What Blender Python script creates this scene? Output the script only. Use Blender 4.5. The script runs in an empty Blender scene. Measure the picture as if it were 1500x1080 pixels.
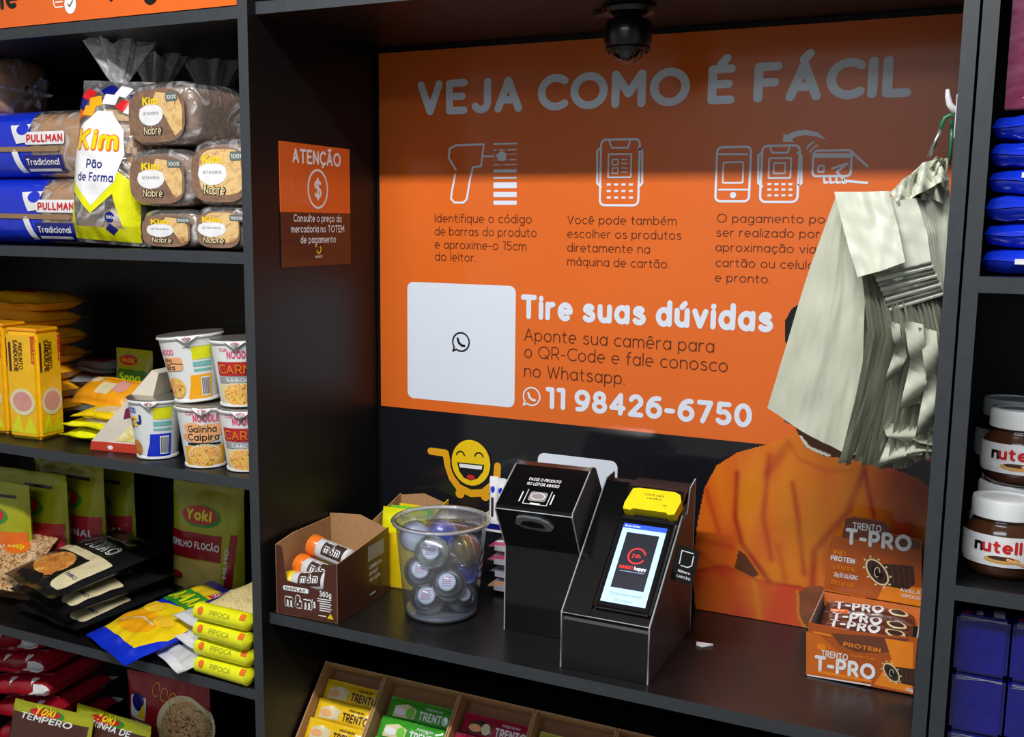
import bpy, bmesh, math, random
from math import sin, cos, pi, radians, sqrt, exp
from mathutils import Vector, Matrix, Euler, noise
from mathutils.geometry import tessellate_polygon
random.seed(7)
SC = bpy.context.scene
COL = SC.collection

# ------------------------------------------------------------ camera (metres; counter top is z=0, shelf fronts y=0)
CAM = Vector((1.02295, -1.25208, 0.6357)); YAW, PITCH, ROLL, FPX = 0.4355, -0.14291, 0.01184, 1487.315
_f = Vector((-sin(YAW)*cos(PITCH), cos(YAW)*cos(PITCH), sin(PITCH)))
_r = Vector((cos(YAW), sin(YAW), 0)); _u = _r.cross(_f)
RGT = cos(ROLL)*_r + sin(ROLL)*_u; UPV = -sin(ROLL)*_r + cos(ROLL)*_u; FWD = _f
cd = bpy.data.cameras.new('camera'); cam = bpy.data.objects.new('camera', cd); COL.objects.link(cam)
cd.sensor_width = 36; cd.lens = FPX/1500*36; cd.clip_start = .02
cam.matrix_world = Matrix(((RGT.x, UPV.x, -FWD.x, CAM.x), (RGT.y, UPV.y, -FWD.y, CAM.y), (RGT.z, UPV.z, -FWD.z, CAM.z), (0, 0, 0, 1)))
SC.camera = cam
vs = SC.view_settings
vs.view_transform = 'Standard'; vs.look = 'None'; vs.exposure = 0.0; vs.gamma = 1; vs.use_curve_mapping = False

w = bpy.data.worlds.new('world'); SC.world = w; w.use_nodes = True
bg = w.node_tree.nodes['Background']; bg.inputs[0].default_value = (.8, .88, 1, 1); bg.inputs[1].default_value = .12

def area(name, loc, rot, sx, sy, power, col=(1, .98, .95)):
    l = bpy.data.lights.new(name, 'AREA'); l.shape = 'RECTANGLE'; l.size = sx; l.size_y = sy; l.energy = power; l.color = col
    o = bpy.data.objects.new(name, l); o.location = loc; o.rotation_euler = rot; COL.objects.link(o); return o
area('ceiling_tube_light', (.40, -1.10, 1.72), (radians(18), 0, 0), 1.3, .07, 47, (1, .985, .96))
area('added_fill_light', (.6, -2.9, 1.73), (0, 0, 0), 1.8, .7, 29, (.74, .87, 1))  # unseen fill lamp, added to lift and cool the ambient light

# ------------------------------------------------------------ helpers
def at(u, v, ax, val):                       # point where the view ray of a photo pixel meets a real plane
    d = FWD + RGT*((u-750)/FPX) - UPV*((v-540)/FPX)
    return CAM + d*((val-CAM[ax])/d[ax])
def py_(u, v, y): return at(u, v, 1, y)
def pz_(u, v, z): return at(u, v, 2, z)

def lin(c):
    c = c/255
    return c/12.92 if c <= .04045 else ((c+.055)/1.055)**2.4
MATS = {}
def mat(name, rgb, rough=.5, metal=0, coat=0, var=.06, scale=40, bump=0, bscale=60, emit=0, spec=.5, stretch=None):
    if name in MATS: return MATS[name]
    m = bpy.data.materials.new(name); m.use_nodes = True; MATS[name] = m
    nt = m.node_tree; b = nt.nodes['Principled BSDF']
    c = [lin(x) for x in rgb]
    tc = nt.nodes.new('ShaderNodeTexCoord'); n = nt.nodes.new('ShaderNodeTexNoise'); n.inputs['Scale'].default_value = scale; n.inputs['Detail'].default_value = 3
    src = tc.outputs['Object']
    if stretch:
        mp = nt.nodes.new('ShaderNodeMapping'); mp.inputs['Scale'].default_value = stretch
        nt.links.new(src, mp.inputs[0]); src = mp.outputs[0]
    nt.links.new(src, n.inputs['Vector'])
    r = nt.nodes.new('ShaderNodeValToRGB')
    r.color_ramp.elements[0].position = .3; r.color_ramp.elements[1].position = .7
    r.color_ramp.elements[0].color = [x*(1-var) for x in c]+[1]; r.color_ramp.elements[1].color = [min(1, x*(1+var)) for x in c]+[1]
    nt.links.new(n.outputs['Fac'], r.inputs[0]); nt.links.new(r.outputs[0], b.inputs['Base Color'])
    b.inputs['Roughness'].default_value = rough; b.inputs['Metallic'].default_value = metal
    b.inputs['Coat Weight'].default_value = coat; b.inputs['Coat Roughness'].default_value = .08
    b.inputs['Specular IOR Level'].default_value = spec
    if emit:
        nt.links.new(r.outputs[0], b.inputs['Emission Color']); b.inputs['Emission Strength'].default_value = emit
    if bump:
        n2 = nt.nodes.new('ShaderNodeTexNoise'); n2.inputs['Scale'].default_value = bscale; n2.inputs['Detail'].default_value = 2
        nt.links.new(src, n2.inputs['Vector'])
        bp = nt.nodes.new('ShaderNodeBump'); bp.inputs['Strength'].default_value = bump; bp.inputs['Distance'].default_value = .004
        nt.links.new(n2.outputs['Fac'], bp.inputs['Height']); nt.links.new(bp.outputs[0], b.inputs['Normal'])
    return m
def foodmat(name, cols, scale=90, rough=.4):
    if name in MATS: return MATS[name]
    m = bpy.data.materials.new(name); m.use_nodes = True; MATS[name] = m
    nt = m.node_tree; b = nt.nodes['Principled BSDF']; b.inputs['Roughness'].default_value = rough
    tc = nt.nodes.new('ShaderNodeTexCoord'); n = nt.nodes.new('ShaderNodeTexNoise'); n.inputs['Scale'].default_value = scale
    n.inputs['Detail'].default_value = 2; n.inputs['Distortion'].default_value = 1.2
    r = nt.nodes.new('ShaderNodeValToRGB'); el = r.color_ramp.elements
    k = len(cols)
    while len(el) < k: el.new(.5)
    for i, c in enumerate(cols):
        el[i].position = .3+.4*i/(k-1); el[i].color = [lin(x) for x in c]+[1]
    nt.links.new(tc.outputs['Object'], n.inputs['Vector']); nt.links.new(n.outputs['Fac'], r.inputs[0]); nt.links.new(r.outputs[0], b.inputs['Base Color'])
    return m
def filmmat(name, tint=(255, 255, 255), gloss=.22, rough=.12, bump=.6, bscale=45, milk=.0, painted_glint=0):
    if name in MATS: return MATS[name]
    m = bpy.data.materials.new(name); m.use_nodes = True; MATS[name] = m
    nt = m.node_tree; nt.nodes.remove(nt.nodes['Principled BSDF']); out = nt.nodes['Material Output']
    t = nt.nodes.new('ShaderNodeBsdfTransparent'); t.inputs[0].default_value = [lin(x) for x in tint]+[1]
    g = nt.nodes.new('ShaderNodeBsdfGlossy'); g.inputs['Roughness'].default_value = rough
    d = nt.nodes.new('ShaderNodeBsdfDiffuse'); d.inputs[0].default_value = (.8, .8, .82, 1)
    m1 = nt.nodes.new('ShaderNodeMixShader'); m2 = nt.nodes.new('ShaderNodeMixShader')
    lw = nt.nodes.new('ShaderNodeLayerWeight'); lw.inputs[0].default_value = gloss
    tc = nt.nodes.new('ShaderNodeTexCoord'); n2 = nt.nodes.new('ShaderNodeTexNoise'); n2.inputs['Scale'].default_value = bscale; n2.inputs['Detail'].default_value = 2
    bp = nt.nodes.new('ShaderNodeBump'); bp.inputs['Strength'].default_value = bump; bp.inputs['Distance'].default_value = .006
    nt.links.new(tc.outputs['Object'], n2.inputs['Vector']); nt.links.new(n2.outputs['Fac'], bp.inputs['Height'])
    nt.links.new(bp.outputs[0], g.inputs['Normal']); nt.links.new(bp.outputs[0], lw.inputs['Normal'])
    rp = nt.nodes.new('ShaderNodeMapRange'); rp.inputs['From Min'].default_value = .52; rp.inputs['From Max'].default_value = .72; rp.inputs['To Min'].default_value = milk; rp.inputs['To Max'].default_value = min(1, milk*(1+painted_glint))  # noise-driven white streaks: film highlights painted into the diffuse share
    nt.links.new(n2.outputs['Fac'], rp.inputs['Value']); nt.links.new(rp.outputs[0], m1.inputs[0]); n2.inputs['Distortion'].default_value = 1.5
    nt.links.new(t.outputs[0], m1.inputs[1]); nt.links.new(d.outputs[0], m1.inputs[2])
    nt.links.new(lw.outputs['Facing'], m2.inputs[0]); nt.links.new(m1.outputs[0], m2.inputs[1]); nt.links.new(g.outputs[0], m2.inputs[2])
    nt.links.new(m2.outputs[0], out.inputs[0])
    return m

class MB:                                    # collects faces with materials, builds ONE mesh object
    def __init__(s): s.v = []; s.f = []; s.m = []; s.ml = []
    def mi(s, m):
        if m not in s.ml: s.ml.append(m)
        return s.ml.index(m)
    def add(s, vs, fs, m=None):
        k = len(s.v); s.v += [tuple(x) for x in vs]; i = s.mi(m)
        for f in fs: s.f.append([k+a for a in f]); s.m.append(i)
        return s
    def box(s, a, b, m=None, bev=0):
        (x0, y0, z0), (x1, y1, z1) = a, b
        if bev <= 0:
            vs = [(x0,y0,z0),(x1,y0,z0),(x1,y1,z0),(x0,y1,z0),(x0,y0,z1),(x1,y0,z1),(x1,y1,z1),(x0,y1,z1)]
            return s.add(vs, [(0,3,2,1),(4,5,6,7),(0,1,5,4),(1,2,6,5),(2,3,7,6),(3,0,4,7)], m)
        bm = bmesh.new(); bmesh.ops.create_cube(bm, size=1)
        for v in bm.verts: v.co = Vector(((x0+x1)/2+v.co.x*(x1-x0), (y0+y1)/2+v.co.y*(y1-y0), (z0+z1)/2+v.co.z*(z1-z0)))
        bmesh.ops.bevel(bm, geom=bm.edges[:], offset=bev, segments=2, affect='EDGES')
        bm.verts.index_update(); s.add([v.co for v in bm.verts], [[v.index for v in f.verts] for f in bm.faces], m); bm.free(); return s
    def prism(s, pts, fn0, fn1, m=None):     # 2D outline pts, mapped by two functions to 3D, closed solid
        n = len(pts); a = [fn0(*p) for p in pts]; b = [fn1(*p) for p in pts]
        tr = tessellate_polygon([[Vector((p[0], p[1], 0)) for p in pts]])
        return s.add(a+b, [tuple(t) for t in tr]+[tuple(n+i for i in reversed(t)) for t in tr]+[(i, (i+1) % n, n+(i+1) % n, n+i) for i in range(n)], m)
    def lathe(s, prof, seg=32, m=None, c=(0, 0, 0), sx=1, sy=1, wob=None):
        vs = []; fs = []
        for j, (r, z) in enumerate(prof):
            for i in range(seg):
                a = 2*pi*i/seg; rr = r*(wob(a, z) if wob else 1)
                vs.append((c[0]+rr*sx*cos(a), c[1]+rr*sy*sin(a), c[2]+z))
        for j in range(len(prof)-1):
            for i in range(seg):
                fs.append((j*seg+i, j*seg+(i+1) % seg, (j+1)*seg+(i+1) % seg, (j+1)*seg+i))
        if prof[0][0] > 1e-6: fs.append(tuple(range(seg))[::-1])
        if prof[-1][0] > 1e-6: fs.append(tuple((len(prof)-1)*seg+i for i in range(seg)))
        return s.add(vs, fs, m)
    def tube(s, pts, r, seg=10, m=None):
        pts = [Vector(p) for p in pts]; vs = []; fs = []; n = len(pts)
        up = Vector((0, 0, 1))
        for i, p in enumerate(pts):
            t = (pts[min(i+1, n-1)]-pts[max(i-1, 0)]).normalized()
            a = t.cross(up)
            if a.length < .1: a = t.cross(Vector((0, 1, 0)))
            a.normalize(); b = t.cross(a); up = b if False else up
            rr = r[i] if isinstance(r, (list, tuple)) else r
            for k in range(seg):
                q = 2*pi*k/seg; vs.append(p+a*rr*cos(q)+b*rr*sin(q))
        for i in range(n-1):
            for k in range(seg): fs.append((i*seg+k, i*seg+(k+1) % seg, (i+1)*seg+(k+1) % seg, (i+1)*seg+k))
        fs.append(tuple(range(seg))[::-1]); fs.append(tuple((n-1)*seg+k for k in range(seg)))
        return s.add(vs, fs, m)
    def grid(s, fn, nu, nv, m=None, matfn=None):
        k = len(s.v)
        for j in range(nv+1):
            for i in range(nu+1): s.v.append(tuple(fn(i/nu, j/nv)))
        for j in range(nv):
            for i in range(nu):
                s.f.append([k+j*(nu+1)+i, k+j*(nu+1)+i+1, k+(j+1)*(nu+1)+i+1, k+(j+1)*(nu+1)+i])
                s.m.append(s.mi(matfn((i+.5)/nu, (j+.5)/nv) if matfn else m))
        return s
    def build(s, name, m=None, parent=None, smooth=False, weld=False):
        me = bpy.data.meshes.new(name); me.from_pydata(s.v, [], s.f)
        for x in s.ml: me.materials.append(x if x is not None else m)
        me.polygons.foreach_set('material_index', s.m)
        if smooth: me.polygons.foreach_set('use_smooth', [True]*len(s.f))
        if weld:
            bm = bmesh.new(); bm.from_mesh(me); bmesh.ops.remove_doubles(bm, verts=bm.verts, dist=1e-5); bmesh.ops.recalc_face_normals(bm, faces=bm.faces); bm.to_mesh(me); bm.free()
        me.update()
        if smooth == 'auto': me.set_sharp_from_angle(angle=radians(40))
        o = bpy.data.objects.new(name, me); COL.objects.link(o)
        if parent: o.parent = parent
        return o
def tag(o, label=None, cat=None, group=None, kind=None):
    for k, v in (('label', label), ('category', cat), ('group', group), ('kind', kind)):
        if v: o[k] = v
    return o
def thing(name, label, cat, loc=(0, 0, 0), rot=0, group=None):
    o = bpy.data.objects.new(name, None); o.empty_display_size = .03; COL.objects.link(o); o.location = loc
    o.rotation_euler = rot if isinstance(rot, (tuple, list, Euler)) else (0, 0, rot)
    return tag(o, label, cat, group)
def copy_tree(o, parent=None):
    c = o.copy(); COL.objects.link(c)
    if parent: c.parent = parent
    for ch in list(o.children): copy_tree(ch, c)
    return c

# ------------------------------------------------------------ stroke lettering (monoline, rounded ends)
G = {}
def g(ch, w_, *st): G[ch] = (w_, st)
g('A',5.2,"0,0 2.6,7 5.2,0","1,2.2 4.2,2.2"); g('B',4.4,"0,0 0,7 2.4,7 @2.4,5.3,1.8,1.7,90,-90 0,3.6","2.4,3.6 @2.5,1.8,1.9,1.8,90,-90 0,0")
g('C',5.2,"@3.5,3.5,3.5,3.5,52,308"); g('D',5,"0,0 0,7 1.8,7 @1.8,3.5,3.4,3.5,90,-90 0,0"); g('E',3.9,"3.9,7 0,7 0,0 3.9,0","0,3.6 3.4,3.6")
g('F',3.8,"3.8,7 0,7 0,0","0,3.5 3.3,3.5"); g('G',5.6,"@3.5,3.5,3.5,3.5,52,340 6,3.2 3.9,3.2"); g('H',4.9,"0,0 0,7","4.9,0 4.9,7","0,3.6 4.9,3.6")
g('I',0,"0,0 0,7"); g('J',3.4,"3.4,7 @1.7,1.8,1.7,1.8,0,-150"); g('K',4.4,"0,0 0,7","4.2,7 0,2.8","1.6,4.2 4.4,0"); g('L',3.6,"0,7 0,0 3.6,0")
g('M',6,"0,0 0,7 3,2.4 6,7 6,0"); g('N',4.9,"0,0 0,7 4.9,0 4.9,7"); g('O',7,"@3.5,3.5,3.5,3.5,0,360"); g('P',4.3,"0,0 0,7 2.3,7 @2.3,4.9,2,2.1,90,-90 0,2.8")
g('Q',7,"@3.5,3.5,3.5,3.5,0,360","4.3,2 6.4,-.4"); g('R',4.5,"0,0 0,7 2.3,7 @2.3,4.9,2,2.1,90,-90 0,2.8","2.4,2.8 4.5,0"); g('S',4.4,"@2.3,5.2,1.9,1.8,30,190 @2.3,1.8,2.1,1.8,80,-150")
g('T',4.8,"0,7 4.8,7","2.4,7 2.4,0"); g('U',4.8,"0,7 @2.4,2.4,2.4,2.4,180,360 4.8,7"); g('V',5,"0,7 2.5,0 5,7"); g('W',7.4,"0,7 1.9,0 3.7,6.4 5.5,0 7.4,7")
g('X',4.6,"0,0 4.6,7","0,7 4.6,0"); g('Y',4.8,"0,7 2.4,3.2 4.8,7","2.4,3.2 2.4,0"); g('Z',4.6,"0,7 4.6,7 0,0 4.6,0")
g('a',4.2,"@2.1,2.4,2.1,2.4,0,360","4.2,4.9 4.2,0"); g('b',4.2,"0,7.2 0,0","@2.1,2.4,2.1,2.4,0,360"); g('c',3.7,"@2.3,2.4,2.3,2.4,50,310")
g('d',4.2,"@2.1,2.4,2.1,2.4,0,360","4.2,7.2 4.2,0"); g('e',4.3,"0,2.4 4.3,2.4","@2.15,2.4,2.15,2.4,0,300"); g('f',2.4,"2.5,7 @2,5.8,1.1,1.2,90,180 .9,0","0,4.5 2.3,4.5")
g('g',4.2,"@2.1,2.4,2.1,2.4,0,360","4.2,4.9 4.2,0 @2.1,-.2,2.1,1.9,0,-140"); g('h',3.8,"0,7.2 0,0","0,2.7 @1.9,2.8,1.9,2,180,0 3.8,0"); g('i',0,"0,0 0,4.8","0,6.6 0,6.75")
g('j',1,"1,4.8 1,-1 @0,-1,1,1,0,-90","1,6.6 1,6.75"); g('k',3.6,"0,7.2 0,0","3.4,4.8 0,1.6","1.3,2.8 3.6,0"); g('l',0,"0,0 0,7.2")
g('m',6.4,"0,0 0,4.8","0,2.9 @1.6,3,1.6,1.8,180,0 3.2,0","3.2,2.9 @4.8,3,1.6,1.8,180,0 6.4,0"); g('n',3.8,"0,0 0,4.8","0,2.7 @1.9,2.8,1.9,2,180,0 3.8,0")
g('o',4.6,"@2.3,2.4,2.3,2.4,0,360"); g('p',4.2,"0,4.8 0,-2","@2.1,2.4,2.1,2.4,0,360"); g('q',4.2,"4.2,4.8 4.2,-2","@2.1,2.4,2.1,2.4,0,360"); g('r',2.3,"0,0 0,4.8","0,2.6 @1.9,2.7,1.9,2.1,180,80")
g('s',3.4,"@1.75,3.6,1.4,1.2,30,190 @1.75,1.25,1.7,1.25,80,-150"); g('t',2.6,"1,6.4 @2.2,1.3,1.2,1.3,180,280","0,4.6 2.5,4.6"); g('u',3.8,"0,4.8 @1.9,1.9,1.9,1.9,180,360 3.8,4.8","3.8,2 3.8,0")
g('v',4,"0,4.8 2,0 4,4.8"); g('w',6,"0,4.8 1.5,0 3,4.5 4.5,0 6,4.8"); g('x',3.8,"0,0 3.8,4.8","0,4.8 3.8,0"); g('y',4,"0,4.8 2.1,0","4,4.8 1.8,-1 @.7,-1,1,.9,0,-90"); g('z',3.5,"0,4.8 3.5,4.8 0,0 3.5,0")
g('0',4.6,"@2.3,3.5,2.3,3.5,0,360"); g('1',1.9,"0,7 1.9,7 1.9,0"); g('2',4.2,"@2.1,5,2,2,160,-20 0,0 4.3,0"); g('3',4.2,"@2,5.3,1.8,1.7,150,-90 @2.1,1.8,2.1,1.8,90,-150")
g('4',4.8,"3.6,0 3.6,7 0,2 4.8,2"); g('5',4.2,"4,7 .6,7 .4,4 @2,2.1,2.2,2.1,120,-145"); g('6',4.5,"@3.5,2.9,3.4,4.1,78,172","@2.3,2.25,2.3,2.25,0,360"); g('7',4.2,"0,7 4.2,7 1.4,0")
g('8',4.4,"@2.2,5.3,1.7,1.7,0,360","@2.2,1.8,2.2,1.8,0,360"); g('9',4.5,"@1.1,4.1,3.4,4.1,-102,-8","@2.3,4.75,2.3,2.25,0,360"); g('.',0,"0,0 0,.1"); g(',',.3,"0.3,0.1 0,-1"); g('-',2.4,"0,2.7 2.4,2.7"); g(' ',1.8)
g('$',4,"@2,5,1.8,1.5,30,200 @2,2,1.9,1.6,80,-160","2,7.4 2,-.5"); g('&',5,"5,0 1,5.2 @2,6,1.1,1,215,-20 .6,2.6 @1.9,1.5,1.8,1.5,160,320 4.8,3"); g('%',5,"0,0 5,7","@1,5.8,.9,1.1,0,360","@4,1.2,.9,1.1,0,360"); g("'",0,"0,7 0,5.6"); g('+',3.6,"0,3 3.6,3","1.8,1.2 1.8,4.8"); g('/',3,"0,-.5 3,7.5"); g('!',0,"0,7 0,2.2","0,0 0,.1")
ACC = {'Á':'A/','É':'E/','Ã':'A~','Ç':'C,','á':'a/','é':'e/','ê':'e^','ç':'c,','ã':'a~','ó':'o/','ú':'u/','â':'a^','õ':'o~','í':'i/','À':'A/'}
def strokes_of(ch):
    if ch in ACC:
        b, ac = ACC[ch]; w_, st = G[b]; cx = w_/2; top = 7 if b.isupper() else 4.8; k = top+1.5
        if b == 'i': st = st[:1]
        e = {'/': f"{cx-.1},{k-.3} {cx+1.0},{k+.9}", '^': f"{cx-1.1},{k-.3} {cx},{k+.6} {cx+1.1},{k-.3}", '~': f"{cx-1.4},{k-.1} {cx-.6},{k+.45} {cx+.6},{k-.1} {cx+1.4},{k+.45}", ',': f"{cx+.4},-.3 {cx+.5},-1.4 {cx-.5},-1.6"}[ac]
        return w_, tuple(st)+(e,)
    return G.get(ch, G[' '])
ARC = [26]
def parse(st):
    out = []
    for tk in st.split():
        if tk[0] == '@':
            cx, cy, rx, ry, a0, a1 = map(float, tk[1:].split(','))
            n = max(3, int(abs(a1-a0)/ARC[0])+1)
            for i in range(n+1):
                a = radians(a0+(a1-a0)*i/n); out.append((cx+rx*cos(a), cy+ry*sin(a)))
        else: out.append(tuple(map(float, tk.split(','))))
    r = [out[0]]
    for p in out[1:]:
        if abs(p[0]-r[-1][0])+abs(p[1]-r[-1][1]) > 1e-4: r.append(p)
    return r
def stroke2d(pts, wd, cap=10):                # -> list of triangles/quads (2D points)
    F = []; n = len(pts); h = wd/2
    closed = n > 3 and abs(pts[0][0]-pts[-1][0])+abs(pts[0][1]-pts[-1][1]) < 1e-3
    dr = []
    for i in range(n-1):
        dx, dy = pts[i+1][0]-pts[i][0], pts[i+1][1]-pts[i][1]; L = math.hypot(dx, dy) or 1e-9; dr.append((dx/L, dy/L))
    L_ = []; 
    def nrm(d): return (-d[1], d[0])
    a_off = []; 
    for i in range(n-1):
        d = dr[i]; nn = nrm(d)
        def off(j, other):
            if other is None: return nn
            c = d[0]*other[0]+d[1]*other[1]
            if c > .6:
                m_ = (nn[0]+nrm(other)[0], nn[1]+nrm(other)[1]); q = (m_[0]**2+m_[1]**2)/2
                return (m_[0]/q, m_[1]/q)
            return nn
        p0 = off(i, dr[i-1] if i > 0 else (dr[-1] if closed else None)); p1 = off(i+1, dr[i+1] if i < n-2 else (dr[0] if closed else None))
        a, b = pts[i], pts[i+1]
        F.append([(a[0]-p0[0]*h, a[1]-p0[1]*h), (b[0]-p1[0]*h, b[1]-p1[1]*h), (b[0]+p1[0]*h, b[1]+p1[1]*h), (a[0]+p0[0]*h, a[1]+p0[1]*h)])
    def disc(p): F.append([(p[0]+h*cos(2*pi*k/cap), p[1]+h*sin(2*pi*k/cap)) for k in range(cap)])
    if not closed: disc(pts[0]); disc(pts[-1])
    for i in range(1, n-1):
        if dr[i-1][0]*dr[i][0]+dr[i-1][1]*dr[i][1] <= .6: disc(pts[i])
    return F

class Deco:                                  # flat print laid on a surface; fn(u, v, h) -> local point, h = height above the surface
    def __init__(s, fn, maxlen=0, step=.0005): s.fn = fn; s.mb = MB(); s.maxlen = maxlen; s.step = step; s.si = 0
    def face(s, pts, m, L=1, lev=None):      # lev: hair-thin offset that keeps overlapping ink faces from being coplanar
        s.fc = getattr(s, 'fc', 0)+1
        if lev is None: lev = 6+s.fc % 3 if len(pts) > 4 else (s.fc % 3)+3*(s.si % 2)
        L = L+lev*(.000025/s.step)
        if not s.maxlen:
            s.mb.add([s.fn(p[0], p[1], L*s.step) for p in pts], [tuple(range(len(pts)))], m); return
        st = [(pts[0], pts[i], pts[i+1]) for i in range(1, len(pts)-1)] if len(pts) > 3 else [tuple(pts)]
        while st:
            a, b, c = st.pop()
            e = [(math.dist(a, b), 0), (math.dist(b, c), 1), (math.dist(c, a), 2)]; l, k = max(e)
            if l > s.maxlen:
                if k == 1: a, b, c = b, c, a
                if k == 2: a, b, c = c, a, b
                mm = ((a[0]+b[0])/2, (a[1]+b[1])/2); st.append((a, mm, c)); st.append((mm, b, c)); continue
            s.mb.add([s.fn(p[0], p[1], L*s.step) for p in (a, b, c)], [(0, 1, 2)], m)
    def poly(s, pts, m, L=1):
        s.si += 1
        for t in tessellate_polygon([[Vector((p[0], p[1], 0)) for p in pts]]):
            a, b, c = [pts[i] for i in t]
            if (b[0]-a[0])*(c[1]-a[1])-(b[1]-a[1])*(c[0]-a[0]) < 0: b, c = c, b
            s.face([a, b, c], m, L, s.si % 7)
    def rect(s, u0, v0, u1, v1, m, L=1, r=0):
        s.si += 1
        if r <= 0: return s.face([(u0, v0), (u1, v0), (u1, v1), (u0, v1)], m, L, s.si % 7)
        P = []
        for cx, cy, a0 in ((u1-r, v0+r, -90), (u1-r, v1-r, 0), (u0+r, v1-r, 90), (u0+r, v0+r, 180)):
            for k in range(5): a = radians(a0+k*22.5); P.append((cx+r*cos(a), cy+r*sin(a)))
        s.poly(P, m, L)
    def ell(s, cu, cv, ru, rv, m, L=1, n=20, rot=0, a0=0, a1=360):
        P = []
        for i in range(n):
            a = radians(a0+(a1-a0)*i/(n if a1-a0 >= 360 else n-1)); x, y = ru*cos(a), rv*sin(a); P.append((cu+x*cos(rot)-y*sin(rot), cv+x*sin(rot)+y*cos(rot)))
        s.poly(P, m, L)
    def line(s, pts, wd, m, L=1):
        s.si += 1
        for q in stroke2d(pts, wd): s.face(q, m, L)
    def arc(s, cu, cv, ru, rv, a0, a1, wd, m, L=1, n=16):
        s.line([(cu+ru*cos(radians(a0+(a1-a0)*i/n)), cv+rv*sin(radians(a0+(a1-a0)*i/n))) for i in range(n+1)], wd, m, L)
    def text(s, t, u, v, h, m, wt=1.0, L=2, width=None, align='l', gap=None, rot=0, slant=0, squash=1):
        # h = cap height; wt = stroke in 1/7 cap units; outline kept inside cap height
        k = h/(7+wt*.6); gap = (1.15+wt*.85) if gap is None else gap
        adv = []; x = 0
        for ch in t:
            w_, st = strokes_of(ch); adv.append((x, st)); x += w_+(gap if ch != ' ' else 1.2)
        tot = x-gap+wt; kx = (width/tot) if width else k*squash
        W_ = tot*kx; o = {'l': 0, 'c': -W_/2, 'r': -W_}[align]
        c_, s_ = cos(rot), sin(rot)
        for x0, st in adv:
            for q in st:
                s.si += 1
                for f in stroke2d(parse(q), wt):
                    P = []
                    for p in f:
                        X = o+(x0+p[0]+wt/2)*kx+slant*(p[1])*k; Y = (p[1]+wt*.3)*k
                        P.append((u+X*c_-Y*s_, v+X*s_+Y*c_))
                    s.face(P, m, L)
        return W_
    def build(s, name, parent): return s.mb.build(name, None, parent)

# ------------------------------------------------------------ dimensions of the shelving
W, D, T, REC = .979, .351, .018, .020
ZA, ZB, ZC, ZD_ = .585, .226, -.129, -.43
ZH = .9405
RX0 = W+T; RXI = W+2*T
R1, R2, R3 = .582, .222, -.16
LW = -1.25; RW = 1.85
blk = mat('black_laminate', (13, 13, 15), .42, spec=.32, var=.18, scale=60, bump=.05, bscale=300)
edge = mat('black_edge_band', (50, 54, 59), .5, var=.10, scale=80, bump=.02, bscale=200)
blk2 = mat('black_counter_laminate', (22, 20, 21), .30, var=.15, scale=60, bump=.04, bscale=300)

def board(name, parent, a, b, front=True, m=None):
    bm = MB(); bm.box(a, b, m or blk)
    o = bm.build(name, None, parent)
    if front:
        e = MB(); e.box((a[0], a[1]-.0008, a[2]), (b[0], a[1], b[2]), edge); e.build('edge_band', None, o)
    return o
# room
flr = mat('floor_tile', (150, 146, 140), .35, var=.1, scale=3)
wl = mat('wall_paint', (190, 188, 182), .8, var=.04, scale=4)
cl = mat('ceiling_paint', (210, 210, 208), .9, var=.03)
FX0, FX1, FY0, FZ0, FZ1 = -1.6, 3.2, -3.8, -.98, 1.76
tag(MB().box((FX0, FY0, FZ0-.05), (FX1, D+.05, FZ0), flr).build('floor'), kind='structure')
tag(MB().box((FX0, FY0, FZ1), (FX1, D+.05, FZ1+.05), cl).build('ceiling'), kind='structure')
tag(MB().box((FX0, D+.03, FZ0), (FX1, D+.08, FZ1), wl).build('wall_back'), kind='structure')
tag(MB().box((FX0, FY0-.05, FZ0), (FX1, FY0, FZ1), wl).build('wall_front'), kind='structure')
tag(MB().box((FX0-.05, FY0, FZ0), (FX0, D+.05, FZ1), wl).build('wall_left'), kind='structure')
tag(MB().box((FX1, FY0, FZ0), (FX1+.05, D+.05, FZ1), wl).build('wall_right'), kind='structure')

# left shelving column
ul = thing('shelving_unit', 'black laminate shelving column of bread, cup noodles and packets left of the counter', 'shelf', (LW, 0, FZ0))
def loc(o, a, b): l = o.location; return (a[0]-l.x, a[1]-l.y, a[2]-l.z), (b[0]-l.x, b[1]-l.y, b[2]-l.z)
def bd(name, par, a, b, front=True, m=None): a, b = loc(par, a, b); return board(name, par, a, b, front, m)
TOPZ = 1.16
bd('side_panel', ul, (-T, 0, FZ0), (0, D, TOPZ)); bd('side_panel', ul, (LW, 0, FZ0), (LW+T, D, TOPZ))
bd('back_panel', ul, (LW+T, D, FZ0), (-T, D+.012, TOPZ), False)
for z in (ZA, ZB, ZC, ZD_, -.74, ZH-.007+T-.001, TOPZ): bd('shelf', ul, (LW+T, .0004, z-T), (-T, D, z))
# niche (payment counter)
un = thing('counter_unit', 'black laminate counter niche with the orange poster at its back', 'cabinet', (0, 0, FZ0))
bd('side_panel', un, (W, 0, FZ0), (W+T-.002, D, TOPZ))
bd('counter_top', un, (.0, REC, -T), (W, D, 0), m=blk2)
bd('top_panel', un, (.0, REC, ZH), (W, D, ZH+T))
bd('back_panel', un, (.0, D+.0005, FZ0), (W, D+.012, TOPZ), False)
bd('shelf', un, (.0, REC, -.335-T), (W, D, -.335)); bd('shelf', un, (.0, REC, -.66-T), (W, D, -.66))
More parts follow.
